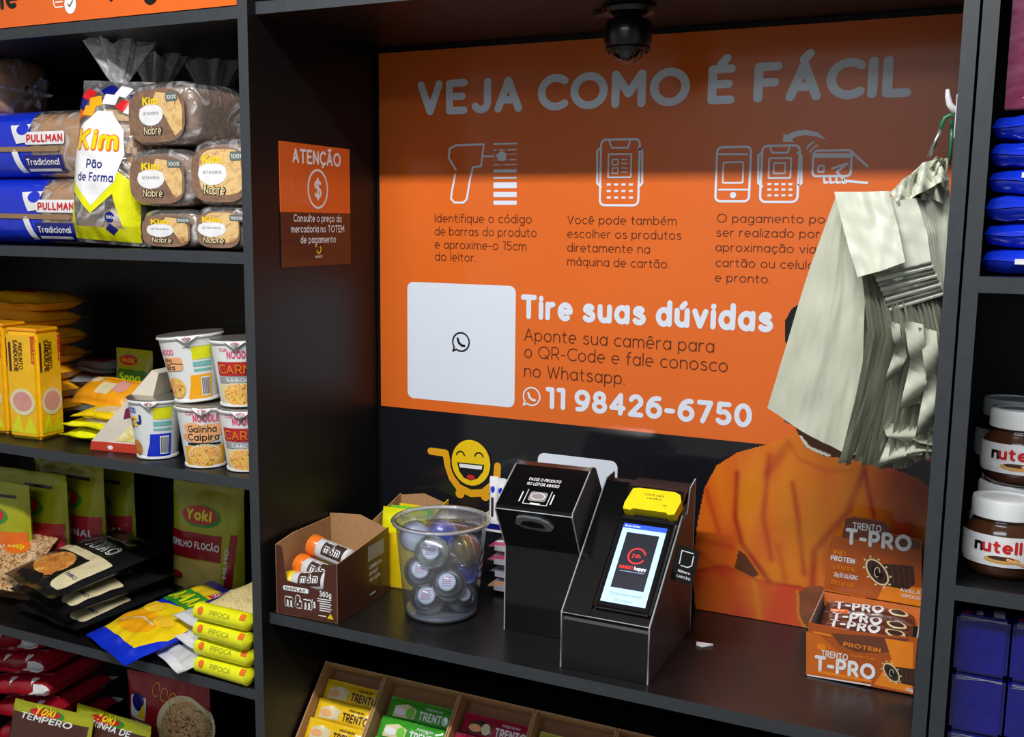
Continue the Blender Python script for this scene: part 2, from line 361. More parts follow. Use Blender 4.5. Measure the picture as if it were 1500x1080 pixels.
# right column
ur = thing('shelving_unit', 'black laminate shelving column of jars and blue packs right of the counter', 'shelf', (W+T, 0, FZ0))
bd('side_panel', ur, (RX0+.001, .001, FZ0), (RXI, D, TOPZ)); bd('side_panel', ur, (RW, 0, FZ0), (RW+T, D, TOPZ))
bd('back_panel', ur, (RXI, D, FZ0), (RW, D+.012, TOPZ), False)
for z in (R1, R2, -.12, -.5, ZH+.01, TOPZ): bd('shelf', ur, (RXI, .001, z-T), (RW, D, z))

# ------------------------------------------------------------ orange fascias above
orange = mat('orange_print', (222, 100, 34), .28, coat=.35, var=.03, scale=8)
white = mat('white_print', (235, 235, 238), .35, var=.02)
blackp = mat('black_print', (22, 22, 26), .3, var=.03)
def fxz(y): return lambda u, v, h: Vector((u, y-h, v))
fs = thing('fascia_sign', 'orange fascia sign with black lettering above the bread shelf', 'sign', (LW+T, -.001, .952))
MB().box((0, 0, 0), (-T-LW-T-.001, .004, .2), orange).build('board', None, fs)
d = Deco(lambda u, v, h: Vector((u-(LW+T), -h, v-.952)))
p = py_(29, 14, 0); p0 = py_(-60, 22, 0)
d.text('aponte ele', p.x, p.z+.004, .042, blackp, 1.5, align='r')
p = py_(160, 4, 0); d.text('Pague', p.x+.002, p.z+.003, .042, blackp, 1.5)
p = py_(104, 6, 0); d.ell(p.x, p.z, .013, .0155, white); d.line([(p.x-.005, p.z), (p.x-.001, p.z-.004), (p.x+.006, p.z+.005)], .0018, blackp, 2)
for i in range(3): d.line([(p.x-.033, p.z-.003+i*.008), (p.x-.017, p.z-.003+i*.008)], .002, white)
d.arc(p.x-.03, p.z+.01, .008, .014, 100, 250, .002, white)
d.build('lettering', fs)
fs2 = thing('fascia_sign', 'orange fascia strip above the counter niche', 'sign', (.012, .016, .9605))
MB().box((0, 0, 0), (W-.014, .004, .19), orange).build('board', None, fs2)

# ------------------------------------------------------------ poster
PY = D-.0015
ps = thing('poster', 'large orange and black instruction poster headed VEJA COMO É FÁCIL behind the counter', 'poster', (.007, PY, .001))
PO = Vector((.007, PY, .001)); PW, PH = .969, .9315
POZ = .2905
porange = mat('poster_orange', (228, 108, 38), .16, coat=.6, var=.02, scale=5, spec=.6)
pblack = mat('poster_black', (24, 25, 30), .16, coat=.6, var=.05, scale=5, spec=.6)
pwhite = mat('poster_white', (225, 232, 245), .2, coat=.5, var=.01)
pbrown = mat('poster_brown_ink', (92, 42, 24), .25, coat=.4, var=.02)
MB().box((0, 0, 0), (PW, .0012, POZ), pblack).box((0, 0, POZ), (PW, .0012, PH), porange).build('sheet', None, ps)
pf = lambda u, v, h: Vector((u-PO.x, -h, v-PO.z))
def pp(x, y): q = py_(x, y, PY); return (q.x, q.z)
def ptext(dc, t, x0, y0, x1, y1, capx, m, wt, capy=None):     # baseline start/end and cap height seen in the photo
    a = pp(x0, y0); b = pp(x1, y1); c = pp(x0, y0-capx)
    dc.text(t, a[0], (a[1]+b[1])/2, c[1]-a[1], m, wt, width=b[0]-a[0])
ARC[0] = 12
d = Deco(pf, step=.0003)
ptext(d, 'VEJA COMO É FÁCIL', 612, 167, 1335, 140, 46, pwhite, 1.9)
d.build('headline', ps); ARC[0] = 26
for t, x0, y0, x1, y1 in (('Identifique o código', 637, 326, 779, 327), ('de barras do produto', 637, 345, 786, 347), ('e aproxime-o 15cm', 637, 364.5, 771, 366.5), ('do leitor.', 637.5, 382, 697, 383.5),
    ('Você pode também', 831, 328, 991, 330), ('escolher os produtos', 831, 348.5, 998, 351), ('diretamente na', 831, 369, 952, 371), ('máquina de cartão.', 831, 389.5, 980, 392.5),
    ('O pagamento pode', 1050, 324.5, 1233, 329), ('ser realizado por', 1049, 346.3, 1201, 349), ('aproximação via', 1048, 368.3, 1195, 371), ('cartão ou celular,', 1048, 390.5, 1205, 395), ('e pronto.', 1047, 412.5, 1128, 415)):
    d = Deco(pf, step=.0003); ptext(d, t, x0, y0, x1, y1, 12.4, pbrown, .68); d.build('text_line', ps)
for t, x0, y0, x1, y1 in (('Aponte sua camêra para', 768, 501, 1046, 514.5), ('o QR-Code e fale conosco', 768, 525, 1066, 544), ('no Whatsapp.', 768, 552.5, 915, 562.5)):
    d = Deco(pf, step=.0003); ptext(d, t, x0, y0, x1, y1, 18, pbrown, .62); d.build('text_line', ps)
ARC[0] = 14
d = Deco(pf, step=.0003)
ptext(d, 'Tire suas dúvidas', 763, 467, 1132, 484.5, 33, pwhite, 2.0); d.build('text_line', ps); d = Deco(pf, step=.0003)
ptext(d, '11 98426-6750', 799, 598, 1101, 625, 29.5, pwhite, 1.9)
d.build('text_line', ps)
ARC[0] = 26
def chat(dc, x, y, rpx, m, bgm=None):
    a = pp(x, y); R_ = pp(x, y-rpx)[1]-a[1]
    if bgm: dc.ell(a[0], a[1], R_*1.35, R_*1.35, bgm, 2)
    dc.arc(a[0], a[1], R_, R_, 235, 575, R_*.17, m, 3, 26)
    dc.line([(a[0]+R_*cos(radians(235)), a[1]+R_*sin(radians(235))), (a[0]-R_*.98, a[1]-R_*1.05), (a[0]+R_*cos(radians(215)), a[1]+R_*sin(radians(215)))], R_*.17, m, 3)
    dc.line([(a[0]-R_*.4, a[1]+R_*.35), (a[0]-R_*.25, a[1]-R_*.1), (a[0]+R_*.1, a[1]-R_*.38), (a[0]+R_*.42, a[1]-R_*.4)], R_*.26, m, 3)
d = Deco(pf, step=.0003)
q = [pp(597, 412), pp(755.5, 420), pp(754, 597), pp(597, 583)]
QU0, QU1, QV0, QV1 = (q[0][0]+q[3][0])/2, (q[1][0]+q[2][0])/2, (q[2][1]+q[3][1])/2, (q[0][1]+q[1][1])/2
d.rect(QU0, QV0, QU1, QV1, pwhite, 1, .012)
chat(d, 675.5, 501, 13.5, blackp); chat(d, 779, 581, 13, pwhite)
a = pp(788, 664); b = pp(905, 675); d.rect(a[0], b[1]-.10, b[0], (a[1]+b[1])/2, pwhite, 1, .012)
d.build('blank_white_panel', ps)
# icons
d = Deco(pf, step=.0003); LWt = .0036
def pl(pts, wd=LWt, m=pwhite, L=2): d.line([pp(*k) for k in pts], wd, m, L)
pl([(668, 249), (657.5, 231), (659, 218), (668, 213), (709, 211.5), (705, 243.5), (693, 245), (689, 262), (684, 292), (679, 297), (666, 297), (661, 291), (662, 282), (667, 256)])
pl([(707, 229), (735, 229)]); a = pp(735.5, 229); d.ell(a[0], a[1], .0085, .0085, pwhite, 3); 
d.arc(a[0], a[1], .0135, .0135, 0, 360, .0028, porange, 3)
for y0, y1 in ((209, 212.5), (218, 221), (225, 227), (233, 235.5), (240, 242.5), (248, 253), (259, 262), (267, 276), (281, 289), (294, 300)):
    p0, p1 = pp(723, y1), pp(757, y0); d.rect(p0[0], p0[1], p1[0], p1[1], pwhite, 1)
def rr(x0, y0, x1, y1, r=.006, wd=LWt):
    a = pp(x0, y0); b = pp(x1, y1); A0, B0, A1, B1 = a[0], b[1], b[0], a[1]; P = []
    for cx, cy, a0 in ((A1-r, B0+r, -90), (A1-r, B1-r, 0), (A0+r, B1-r, 90), (A0+r, B0+r, 180)):
        for k in range(4): t = radians(a0+k*30); P.append((cx+r*cos(t), cy+r*sin(t)))
    d.line(P+[P[0]], wd, pwhite, 2)
def terminal(x0, x1, y0, y1, inner=True):
    wpx = x1-x0; h_ = y1-y0; rr(x0, y0, x1, y1, .008)
    pl([(x0-.5, y0+.12*h_), (x0-6, y0+.17*h_), (x0-6, y0+.66*h_), (x0-.5, y0+.72*h_)]); pl([(x1+.5, y0+.12*h_), (x1+6, y0+.17*h_), (x1+6, y0+.66*h_), (x1+.5, y0+.72*h_)])
    pl([(x0+.22*wpx, y0+2), (x0+.28*wpx, y0+.12*h_), (x0+.72*wpx, y0+.12*h_), (x0+.78*wpx, y0+2)], .0028)
    rr(x0+.2*wpx, y0+.22*h_, x0+.8*wpx, y0+.57*h_, .001, .0028)
    if inner:
        for k in (.3, .43): rr(x0+.3*wpx, y0+k*h_, x0+.45*wpx, y0+(k+.08)*h_, .0005, .0022)
        for k in (.3, .36, .43, .49): pl([(x0+.56*wpx, y0+k*h_), (x0+.7*wpx, y0+k*h_)], .002)
    for r_ in range(3):
        for c_ in range(4):
            cx = x0+(.2+.2*c_)*wpx; cy = y0+(.68+.1*r_)*h_; a = pp(cx-3, cy+1.6); b = pp(cx+3, cy-1.6); d.rect(a[0], a[1], b[0], b[1], pwhite, 1)
d.build('scanner_icon', ps); d = Deco(pf, step=.0003); terminal(881, 935, 205, 301); d.build('terminal_icon', ps); d = Deco(pf, step=.0003); terminal(1117, 1168, 214, 296, False)
rr(1051, 216, 1097, 295, .007); pl([(1053, 226), (1095, 226)], .0028); pl([(1053, 278), (1095, 278)], .0028); a = pp(1074, 286); d.ell(a[0], a[1], .005, .005, pwhite, 3)
rr(1060, 238, 1088, 268, .002, .0026); rr(1134, 239, 1150, 254, .001, .0026)
A = [pp(*k) for k in ((1147, 208), (1148, 195), (1152, 198), (1165, 192), (1180, 190), (1198, 194), (1211, 205), (1196, 200), (1180, 198), (1168, 200), (1160, 204), (1163, 208))]; d.poly(A, pwhite, 2)
pl([(1182, 218), (1186, 212), (1192, 208)], .0026); pl([(1187, 223), (1191, 217), (1197, 213)], .0026)
rr(1192, 221, 1246, 258, .006); pl([(1193, 228), (1245, 228)], .007); rr(1199, 243, 1207, 252, .002, .003)
pl([(1246, 221), (1271, 244)]); pl([(1219, 247), (1231, 243), (1241, 240), (1226, 252), (1238, 265), (1270, 268)]); 
for k in range(4): pl([(1207+k*9, 261), (1208+k*9, 268), (1213+k*9, 267)], .0032)
d.build('tap_to_pay_icon', ps)
# smiling cart emblem
yel = mat('emblem_yellow', (240, 200, 20), .25, coat=.4, var=.02); yor = mat('emblem_amber', (230, 165, 30), .25, coat=.4, var=.02); redp = mat('emblem_red', (200, 40, 40), .3, var=.02)
d = Deco(pf, step=.0003)
def circ(x, y, rx, ry, m, L): a = pp(x, y); b = pp(x+rx, y-ry*1.0); c = pp(x, y-ry); d.ell(a[0], a[1], abs(pp(x+rx, y)[0]-a[0]), c[1]-a[1], m, L, 28)
pl([(631, 661), (653, 664), (656, 682), (662, 700), (672, 714), (690, 723), (708, 722), (721, 711), (728, 698), (729, 683)], .0135, yor, 1)
circ(674, 723, 6.5, 7, yor, 2); circ(711, 727, 6.5, 7, yor, 2)
circ(690, 679, 31, 36, blackp, 2); circ(690, 678, 28.5, 33.5, yel, 3)
for ex, ey in ((675, 668), (702, 670)): a = pp(ex, ey); d.arc(a[0], a[1], .0082, .0085, 12, 168, .0028, blackp, 4, 8)
A = [pp(*k) for k in ((670, 677), (710, 681), (708, 691), (700, 701), (690, 704), (680, 700), (673, 690))]; d.poly(A, blackp, 4)
A = [pp(*k) for k in ((673, 679), (707, 682.5), (706, 688), (674, 684.5))]; d.poly(A, white, 5); circ(690, 699, 6, 3.6, redp, 5)
d.build('smiling_cart_emblem', ps)
# person printed on the poster (flat photograph): colour painted per vertex on the sheet
vcol = bpy.data.materials.new('printed_photo'); vcol.use_nodes = True; nt = vcol.node_tree; bs = nt.nodes['Principled BSDF']
an = nt.nodes.new('ShaderNodeAttribute'); an.attribute_name = 'print'; nt.links.new(an.outputs['Color'], bs.inputs['Base Color'])
bs.inputs['Roughness'].default_value = .18; bs.inputs['Coat Weight'].default_value = .5
def inside(x, y, P):
    r = False; n = len(P); j = n-1
    for i in range(n):
        if (P[i][1] > y) != (P[j][1] > y) and x < (P[j][0]-P[i][0])*(y-P[i][1])/(P[j][1]-P[i][1])+P[i][0]: r = not r
        j = i
    return r
def segd(x, y, a, b):
    dx, dy = b[0]-a[0], b[1]-a[1]; t = max(0, min(1, ((x-a[0])*dx+(y-a[1])*dy)/(dx*dx+dy*dy+1e-9))); return math.hypot(x-a[0]-t*dx, y-a[1]-t*dy)
BODY = [(1019, 893), (1016, 860), (1018, 800), (1022, 765), (1032, 715), (1050, 682), (1080, 663), (1120, 652), (1150, 640), (1168, 634), (1180, 655), (1205, 668), (1240, 672), (1290, 680), (1345, 700), (1368, 720), (1362, 780), (1355, 950), (1182, 921)]
HEAD = [(1150, 470), (1160, 452), (1180, 440), (1215, 432), (1260, 440), (1285, 470), (1290, 520), (1280, 580), (1262, 625), (1250, 640), (1250, 672), (1205, 668), (1180, 655), (1168, 634), (1160, 610), (1163, 570), (1160, 520), (1150, 500)]
HAIR = [(1148, 475), (1155, 455), (1175, 440), (1215, 430), (1262, 438), (1288, 468), (1292, 520), (1280, 510), (1270, 475), (1235, 465), (1195, 468), (1175, 480), (1168, 510), (1158, 520), (1149, 498)]
FOLDS = [([(1080, 693), (1077, 758), (1086, 794), (1127, 853)], 4.5, -.9), ([(1127, 668), (1118, 758), (1130, 818)], 5, -.6), ([(1154, 700), (1148, 830)], 12, .5), ([(1161, 708), (1169, 758), (1178, 840)], 4.5, -.65), ([(1192, 714), (1195, 800)], 13, .5),
    ([(1267, 685), (1243, 750), (1193, 806), (1190, 860)], 6, -.8), ([(1267, 692), (1281, 760)], 4, -.8), ([(1330, 690), (1322, 790)], 34, -.5), ([(1258, 722), (1256, 760)], 8, .35), ([(1154, 652), (1124, 693)], 8, -.55), ([(1150, 640), (1170, 672), (1210, 690), (1250, 690)], 3, -.3),
    ([(1104, 847), (1113, 907)], 5, .5), ([(1033, 714), (1053, 779)], 4, -.5), ([(1024, 790), (1071, 802)], 4, -.4), ([(1026, 812), (1060, 840)], 4, -.35), ([(1050, 690), (1068, 780)], 8, .3), ([(1021, 836), (1060, 828), (1110, 850), (1172, 860)], 3, -.5), ([(1100, 700), (1098, 800)], 9, .35), ([(1040, 860), (1030, 888)], 5, -.4), ([(1140, 800), (1150, 850)], 5, -.4), ([(1210, 800), (1215, 850)], 8, -.45)]
O_ = Vector([lin(c) for c in (222, 98, 30)]); GO = Vector([lin(c) for c in (222, 138, 30)]); RD = Vector([lin(c) for c in (196, 50, 36)]); YE = Vector([lin(c) for c in (235, 140, 40)]); DK = Vector([lin(c) for c in (128, 30, 22)]); SK = Vector([lin(c) for c in (98, 54, 30)]); HB = Vector((.008, .007, .007))
def bodycol(x, y):
    c = O_.lerp(GO, .55 if x > 1080 else .1); arm = inside(x, y, [(1010, 836), (1060, 828), (1112, 850), (1178, 860), (1174, 925), (1010, 900)])
    if arm: c = O_.lerp(RD, .62)
    if x > 1270: c = c.lerp(DK, min(.6, (x-1270)/80))
    for pth, w_, s_ in FOLDS:
        dd = min(segd(x, y, pth[i], pth[i+1]) for i in range(len(pth)-1))
        if dd < 2.5*w_: c = c.lerp((DK.lerp(RD, .35) if s_ < 0 else GO), min(.92, exp(-(dd/w_)**2)*abs(s_)))
    n = noise.noise(Vector((x*.028, y*.012, 0))); c = c.lerp(RD if n > 0 else GO, abs(n)*.55)
    if inside(x, y, [(1082, 806), (1092, 812), (1112, 842), (1104, 846), (1076, 832)]): c = SK*1.0
    if inside(x, y, [(1168, 872), (1180, 860), (1200, 858), (1260, 870), (1290, 900), (1290, 940), (1182, 920), (1170, 905)]):
        c = SK*2.0*(1+.3*noise.noise(Vector((x*.06, y*.06, 3))))
    if min(segd(x, y, (1168, 866), (1170, 905)), segd(x, y, (1170, 905), (1180, 920))) < 2.2: c = YE.lerp(SK, .3)
    return c
def headcol(x, y):
    if inside(x, y, HAIR): return HB
    c = SK*(1+.15*noise.noise(Vector((x*.04, y*.04, 1))))
    for ex in (1203, 1240):
        if math.hypot((x-ex)/8, (y-528)/4) < 1: c = Vector((.5, .48, .45)) if math.hypot(x-ex, y-528) > 3.4 else HB
        if segd(x, y, (ex-10, 516), (ex+9, 514)) < 2: c = HB
    if segd(x, y, (1222, 530), (1222, 560)) < 2 or segd(x, y, (1214, 563), (1231, 563)) < 2: c = SK*.6
    if segd(x, y, (1205, 590), (1242, 588)) < 4: c = Vector((.22, .06, .05))
    if y > 628: c = SK*.5
    if segd(x, y, (1172, 640), (1185, 656)) < 2.5 or segd(x, y, (1185, 656), (1215, 668)) < 2.5: c = Vector((.75, .7, .6))
    return c
def painted(name, poly, fn, parent, h, st=1.5):
    xs = [p[0] for p in poly]; ys = [p[1] for p in poly]; x0, x1, y0, y1 = min(xs), max(xs), min(ys), max(ys)
    V = []; Cc = []; F = []; idx = {}
    nx, ny = int((x1-x0)/st), int((y1-y0)/st)
    def vid(i, j):
        if (i, j) in idx: return idx[i, j]
        x, y = x0+i*st, y0+j*st
        q = pp(x, y); idx[i, j] = len(V); V.append((min(q[0], PO.x+PW)-PO.x, -h, max(q[1], PO.z)-PO.z)); c = fn(x, y); Cc.append((c[0], c[1], c[2], 1)); return idx[i, j]
    for i in range(nx):
        for j in range(ny):
            if inside(x0+(i+.5)*st, y0+(j+.5)*st, poly): F.append((vid(i, j), vid(i, j+1), vid(i+1, j+1), vid(i+1, j)))
    me = bpy.data.meshes.new(name); me.from_pydata(V, [], F); me.materials.append(vcol)
    ca = me.color_attributes.new('print', 'FLOAT_COLOR', 'POINT')
    for k, c in enumerate(Cc): ca.data[k].color = c
    o = bpy.data.objects.new(name, me); COL.objects.link(o); o.parent = parent; return o
o = painted('printed_person', HEAD, headcol, ps, .0004); tag(o, 'printed head and neck of a person with short black hair')
o = painted('printed_sweatshirt', BODY, bodycol, ps, .0006); tag(o, 'printed orange sweatshirt with folded arms')

# ------------------------------------------------------------ notice on the left side wall of the niche
ns = thing('notice', 'small square ATENÇÃO notice, orange above and black below, on the side wall', 'sign', (.0005, .067, .56))
MB().box((0, 0, 0), (.001, .195, .088), pblack).box((0, 0, .088), (.001, .195, .1985), orange).build('sheet', None, ns)
d = Deco(lambda u, v, h: Vector((.001+h, u, v)), step=.0002)
d.text('ATENÇÃO', .1, .167, .022, white, 1.6, align='c', width=.135)
d.arc(.1, .127, .027, .031, 0, 360, .0038, white, 2, 28); d.text('$', .1, .111, .032, white, 1.3, align='c')
for k, t in enumerate(('Consulte o preço da', 'mercadoria no TOTEM', 'de pagamento')): d.text(t, .1, .073-k*.0175, .0115, white, 1.25, align='c', width=(.135, .15, .1)[k])
d.arc(.1, .027, .006, .006, 200, 400, .003, yel, 2, 10); d.line([(.09, .033), (.095, .032)], .002, yel); d.text('MARKET', .1, .013, .004, white, 1.2, align='c')
d.build('lettering', ns)

# ------------------------------------------------------------ package builders
film = filmmat('clear_film', gloss=.34, rough=.2, bump=1.0, bscale=30, milk=.09, painted_glint=6); filmd = filmmat('cloudy_film', gloss=.35, milk=.32, painted_glint=1)
seal_w = mat('seal_white', (225, 225, 228), .35)
def shape(U, p=4, q=.5): return max(0, 1-abs(U)**p)**q
def pillow(par, w, h, t, m, seal=.012, wr=.0016, seed=0, nu=26, nv=32, bot=True, fold=1.0, name='wrapper', matfn=None, gus=0, q=.55):
    def half(u, v):
        U = 2*u/w
        V = 2*(v-seal)/(h-2*seal)-1 if bot else (v/(h-seal))*1.0
        if bot: fv = shape(V, 3.2, q) if abs(V) < 1 else 0
        else: fv = (shape(V, 2.6, .7) if V < 1 else 0)*(min(1, .55+v/(.12*h)*.45))
        b = t/2*shape(U, 3.5, q)*fv
        n = noise.noise(Vector((u*38+seed*7.1, v*30, seed)))*wr
        puck = cos(u*260+seed)*.0009*exp(-min(abs(v-seal), abs(h-seal-v))/.012)*fold
        return max(.0005, b+(n+puck)*(1 if b > .002 else .25))
    def wob(u, v): return .0015*fold*sin(u*70+seed*2) if (v < seal or v > h-seal) else 0
    F = lambda u, v, o=0: Vector((u, -half(u, v)-o+wob(u, v), v))
    Bk = lambda u, v: Vector((u, half(u, v)+wob(u, v), v))
    mb = MB(); mb.grid(lambda a, b: F((a-.5)*w, b*h), nu, nv, m, matfn and (lambda a, b: matfn((a-.5)*w, b*h)))
    mb.grid(lambda a, b: Bk((.5-a)*w, b*h), nu, nv, m, matfn and (lambda a, b: matfn((.5-a)*w, b*h)))
    mb.build(name, None, par, smooth=True, weld=True)
    return Deco(F, maxlen=.007, step=.00045)
def supf(w, h, p=3.2):                        # half-outline of a loaf section
    return lambda t: (w/2*math.copysign(abs(cos(t))**(2/p), cos(t)), h/2+h/2*math.copysign(abs(sin(t))**(2/p), sin(t)))
def loaf(par, L, w, h, m, axis='y', p=3.4, seed=0, name='bread', matfn=None, grow=0, dome=.06):
    sec = supf(w+2*grow, h+2*grow, p); mb = MB(); N = 36; K = 20
    def P(a, b):
        t = 2*pi*a; s = b*2-1; s = math.copysign(1-(1-abs(s))**2.6, s); k = (1-abs(s)**26)**.4 if abs(s) < 1 else 0
        x, z = sec(t); zc = h/2
        x *= .12+.88*k; z = zc+(z-zc)*(.12+.88*k)
        if z > zc: z += dome*h*(1-(2*x/w)**2)*k*.6
        n = 1+.025*noise.noise(Vector((x*25, s*2+seed, z*25))); x *= n
        y = (s+1)/2*(L+2*grow)-grow
        z = max(z-(-grow if False else 0), .0008-0*grow)
        return Vector((x, y, z)) if axis == 'y' else Vector((y, -x, z))
    mb.grid(P, N, K, m, matfn)
    mb.build(name, None, par, smooth=True, weld=True)
def carton(par, w, d_, h, m, name='box', bev=.0012, m2=None):
    MB().box((0, 0, 0), (w, d_, h), m, bev).build(name, None, par)
    return (Deco(lambda u, v, o: Vector((u, -o, v)), step=.0003), Deco(lambda u, v, o: Vector((w+o, u, v)), step=.0003), Deco(lambda u, v, o: Vector((u, v, h+o)), step=.0003))
def ruffle(par, c, r0, r1, hh, m, seed=0, name='gathered_end', direction=(0, 0, 1)):
    d0 = Vector(direction).normalized(); a = d0.orthogonal().normalized(); b = d0.cross(a); mb = MB()
    def P(s, t):
        q = 2*pi*s; k = t**.8; rr = r0+(r1-r0)*k; rr *= 1+.38*k*sin(7*q+seed)+.18*k*sin(13*q+seed*3)
        L = hh*t*(1+.18*sin(5*q+seed*2))
        return Vector(c)+d0*L+a*rr*cos(q)+b*rr*.55*sin(q)
    mb.grid(P, 72, 8, m); mb.build(name, None, par, smooth=True, weld=True)

cr = {k: mat('pk_'+k, v, ro, var=.05, scale=50, coat=.35, bump=.55, bscale=32) for k, v, ro in (
 ('blue', (18, 48, 200), .22), ('navy', (16, 22, 120), .25), ('red', (205, 30, 38), .3), ('dred', (150, 16, 34), .28), ('yellow', (240, 205, 20), .28), ('lemon', (226, 226, 20), .25),
 ('amber', (245, 170, 20), .28), ('olive', (168, 170, 26), .3), ('green', (50, 140, 40), .3), ('white', (232, 232, 235), .35), ('cream', (228, 214, 170), .35), ('pink', (225, 90, 130), .3),
 ('black', (20, 20, 22), .3), ('brown', (74, 36, 26), .35), ('choc', (58, 34, 26), .5), ('orange', (232, 110, 30), .3), ('grey', (150, 155, 160), .35), ('teal', (120, 190, 185), .35), ('magenta', (124, 20, 72), .3), ('ldred', (190, 40, 50), .3), ('lgreen', (120, 200, 60), .3), ('peach', (240, 175, 120), .35))}
kraft = mat('kraft_card', (176, 134, 90), .75, var=.08, scale=120)
krd = mat('kraft_card_dark', (140, 98, 62), .8, var=.08, scale=120)
crust = mat('bread_crust', (186, 134, 78), .7, var=.18, scale=35, bump=.3, bscale=120)
crustd = mat('wholegrain_crust', (128, 98, 78), .75, var=.22, scale=60, bump=.4, bscale=150)
crumb = foodmat('bread_swirl', [(200, 160, 100), (225, 190, 130), (170, 120, 70)], 40, .7)
noodle = foodmat('noodle_photo', [(150, 60, 20), (230, 170, 60), (245, 215, 120), (235, 120, 40), (250, 235, 180)], 110)
nuts = foodmat('nut_photo', [(90, 50, 30), (190, 140, 90), (225, 190, 140), (110, 70, 45)], 90)
fried = foodmat('breaded_photo', [(150, 80, 30), (215, 140, 60), (235, 180, 100)], 70)
seed_m = foodmat('kernel_view', [(150, 120, 50), (215, 190, 120), (235, 220, 170), (170, 140, 60)], 260)

# ============================================================ SHELF A: breads
z = ZA
def bluebread(loc, label, seed, dark=False):
    t = thing('bread_bag', label, 'bread', loc, 0, 'sliced loaves in blue bags')
    L, w_, h = .375, .125, .112
    loaf(t, L, w_, h, crust, 'x', seed=seed, name='bread')
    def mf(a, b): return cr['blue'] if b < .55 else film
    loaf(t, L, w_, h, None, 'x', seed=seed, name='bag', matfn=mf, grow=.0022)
    sec = supf(w_+.0054, h+.0054, 3.4)
    def F(u, v, o):
        vv = max(.03, min(.97, v/h)); zc = (vv-.5)*2; y = (1-abs(zc)**3.4)**(1/3.4)*(w_/2+.0028)
        e = min(u, L-u)/.03; 
        return Vector((u, -y-o-.0008, v))
    d = Deco(F, maxlen=.006, step=.0005)
    tan = mat('bag_tan_band', (150, 118, 86), .35)
    d.line([(.02, .015), (.085, .052), (.30, .050)], .0085, tan, 1); d.line([(.085, .052), (.03, .10)], .0085, tan, 1)
    d.poly([(.18, .098), (.235, .098), (.222, .062), (.20, .06)], cr['white'], 1); d.ell(.215, .085, .015, .01, cr['blue'], 2)
    d.poly([(.185, .05), (.2, .05), (.215, .01), (.2, .01)], cr['white'], 1)
    d.rect(.222, .058, .318, .080, cr['white'], 2, .004); d.text('PULLMAN', .226, .0625, .0125, cr['red'], 1.9, 3, width=.088)
    d.rect(.215, .008, .31, .040, cr['navy'], 2, .002); d.text('Tradicional', .222, .023, .0105, cr['white'], 1.4, 3, width=.08)
    d.rect(.222, .012, .30, .0165, cr['white'], 3)
    d.build('bag_print', t)
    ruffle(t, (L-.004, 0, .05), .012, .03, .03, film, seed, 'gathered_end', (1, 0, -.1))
    return t
bluebread((-.725, .10, z+.0005), 'sliced loaf in a blue bag, bottom one of its stack on the top shelf', 1)
bluebread((-.75, .105, z+.118), 'sliced loaf in a blue bag, middle one of its stack on the top shelf', 2)
bluebread((-1.045, .17, z+.2355), 'sliced loaf in a blue bag lying darkest and highest on the bread stack', 3)

def kimbag(loc, rz, label, seed):
    t = thing('bread_bag', label, 'bread', loc, (radians(-2), radians(3), rz), 'upright white and yellow bread bags')
    d = pillow(t, .148, .275, .10, film, seal=.006, wr=.003, seed=seed, bot=False, name='bag')
    for k in range(8):                        # stacked slices seen through the film
        sh = .004 if k in (0, 7) else 0
        MB().box((-.056+sh+.002*sin(k), -.026+sh, .014+k*.0265), (.056-sh+.002*sin(k*2), .026-sh, .0405+k*.0265), crumb if k % 2 else crust, .008).build('bread_slice', None, t, smooth='auto')
    d.rect(-.068, .006, .068, .028, cr['lemon'], 1); d.poly([(-.07, .1), (-.066, .02), (-.045, .02), (-.055, .085), (-.01, .05), (.03, .085), (.05, .03), (.069, .02), (.069, .1), (.035, .125), (-.01, .075), (-.06, .125)], cr['lemon'], 1)
    d.poly([(-.062, .13), (-.055, .105), (-.01, .063), (.032, .105), (.046, .15), (.04, .19), (.01, .222), (-.02, .222), (-.05, .195)], cr['white'], 2)
    d.text('Kim', -.054, .156, .034, cr['orange'], 2.4, 3, width=.09); d.text('Kim', -.052, .158, .031, cr['yellow'], 1.6, 4, width=.086)
    d.text('Pão', -.026, .126, .014, cr['navy'], 1.3, 3); d.text('de Forma', -.042, .104, .014, cr['navy'], 1.3, 3, width=.072)
    for (u, v, mm, r_) in ((-.05, .25, 'red', .3), (-.03, .238, 'amber', 1), (-.04, .222, 'amber', .7), (.03, .232, 'red', .2), (-.008, .258, 'navy', .1), (.02, .256, 'white', .5), (.052, .245, 'navy', 1), (.05, .225, 'white', .4), (-.065, .215, 'orange', .2), (.0, .242, 'white', .7), (-.064, .235, 'navy', .5)):
        d.poly([(u+.019*cos(r_+k*pi/2), v+.012*sin(r_+k*pi/2)) for k in range(4)], cr[mm], 2)
    d.ell(.028, .046, .009, .009, cr['navy'], 2); d.poly([(.03, .036), (.042, .026), (.03, .016), (.018, .026)], cr['navy'], 2)
    d.text('500g', .022, .0435, .005, cr['white'], 1.3, 3)
    d.build('bag_print', t)
    ruffle(t, (0, 0, .272), .013, .042, .075, filmd, seed, 'knotted_top')
    return t
q = py_(165, 350, .045); kimbag((q.x-.012, .062, z+.0055), radians(6), 'upright clear and yellow bread bag in front, marked with a large white shield', 4)
q = py_(203, 350, .16); kimbag((q.x+.003, .19, z+.0055), radians(3), 'upright bread bag mostly hidden behind the front yellow one', 6)

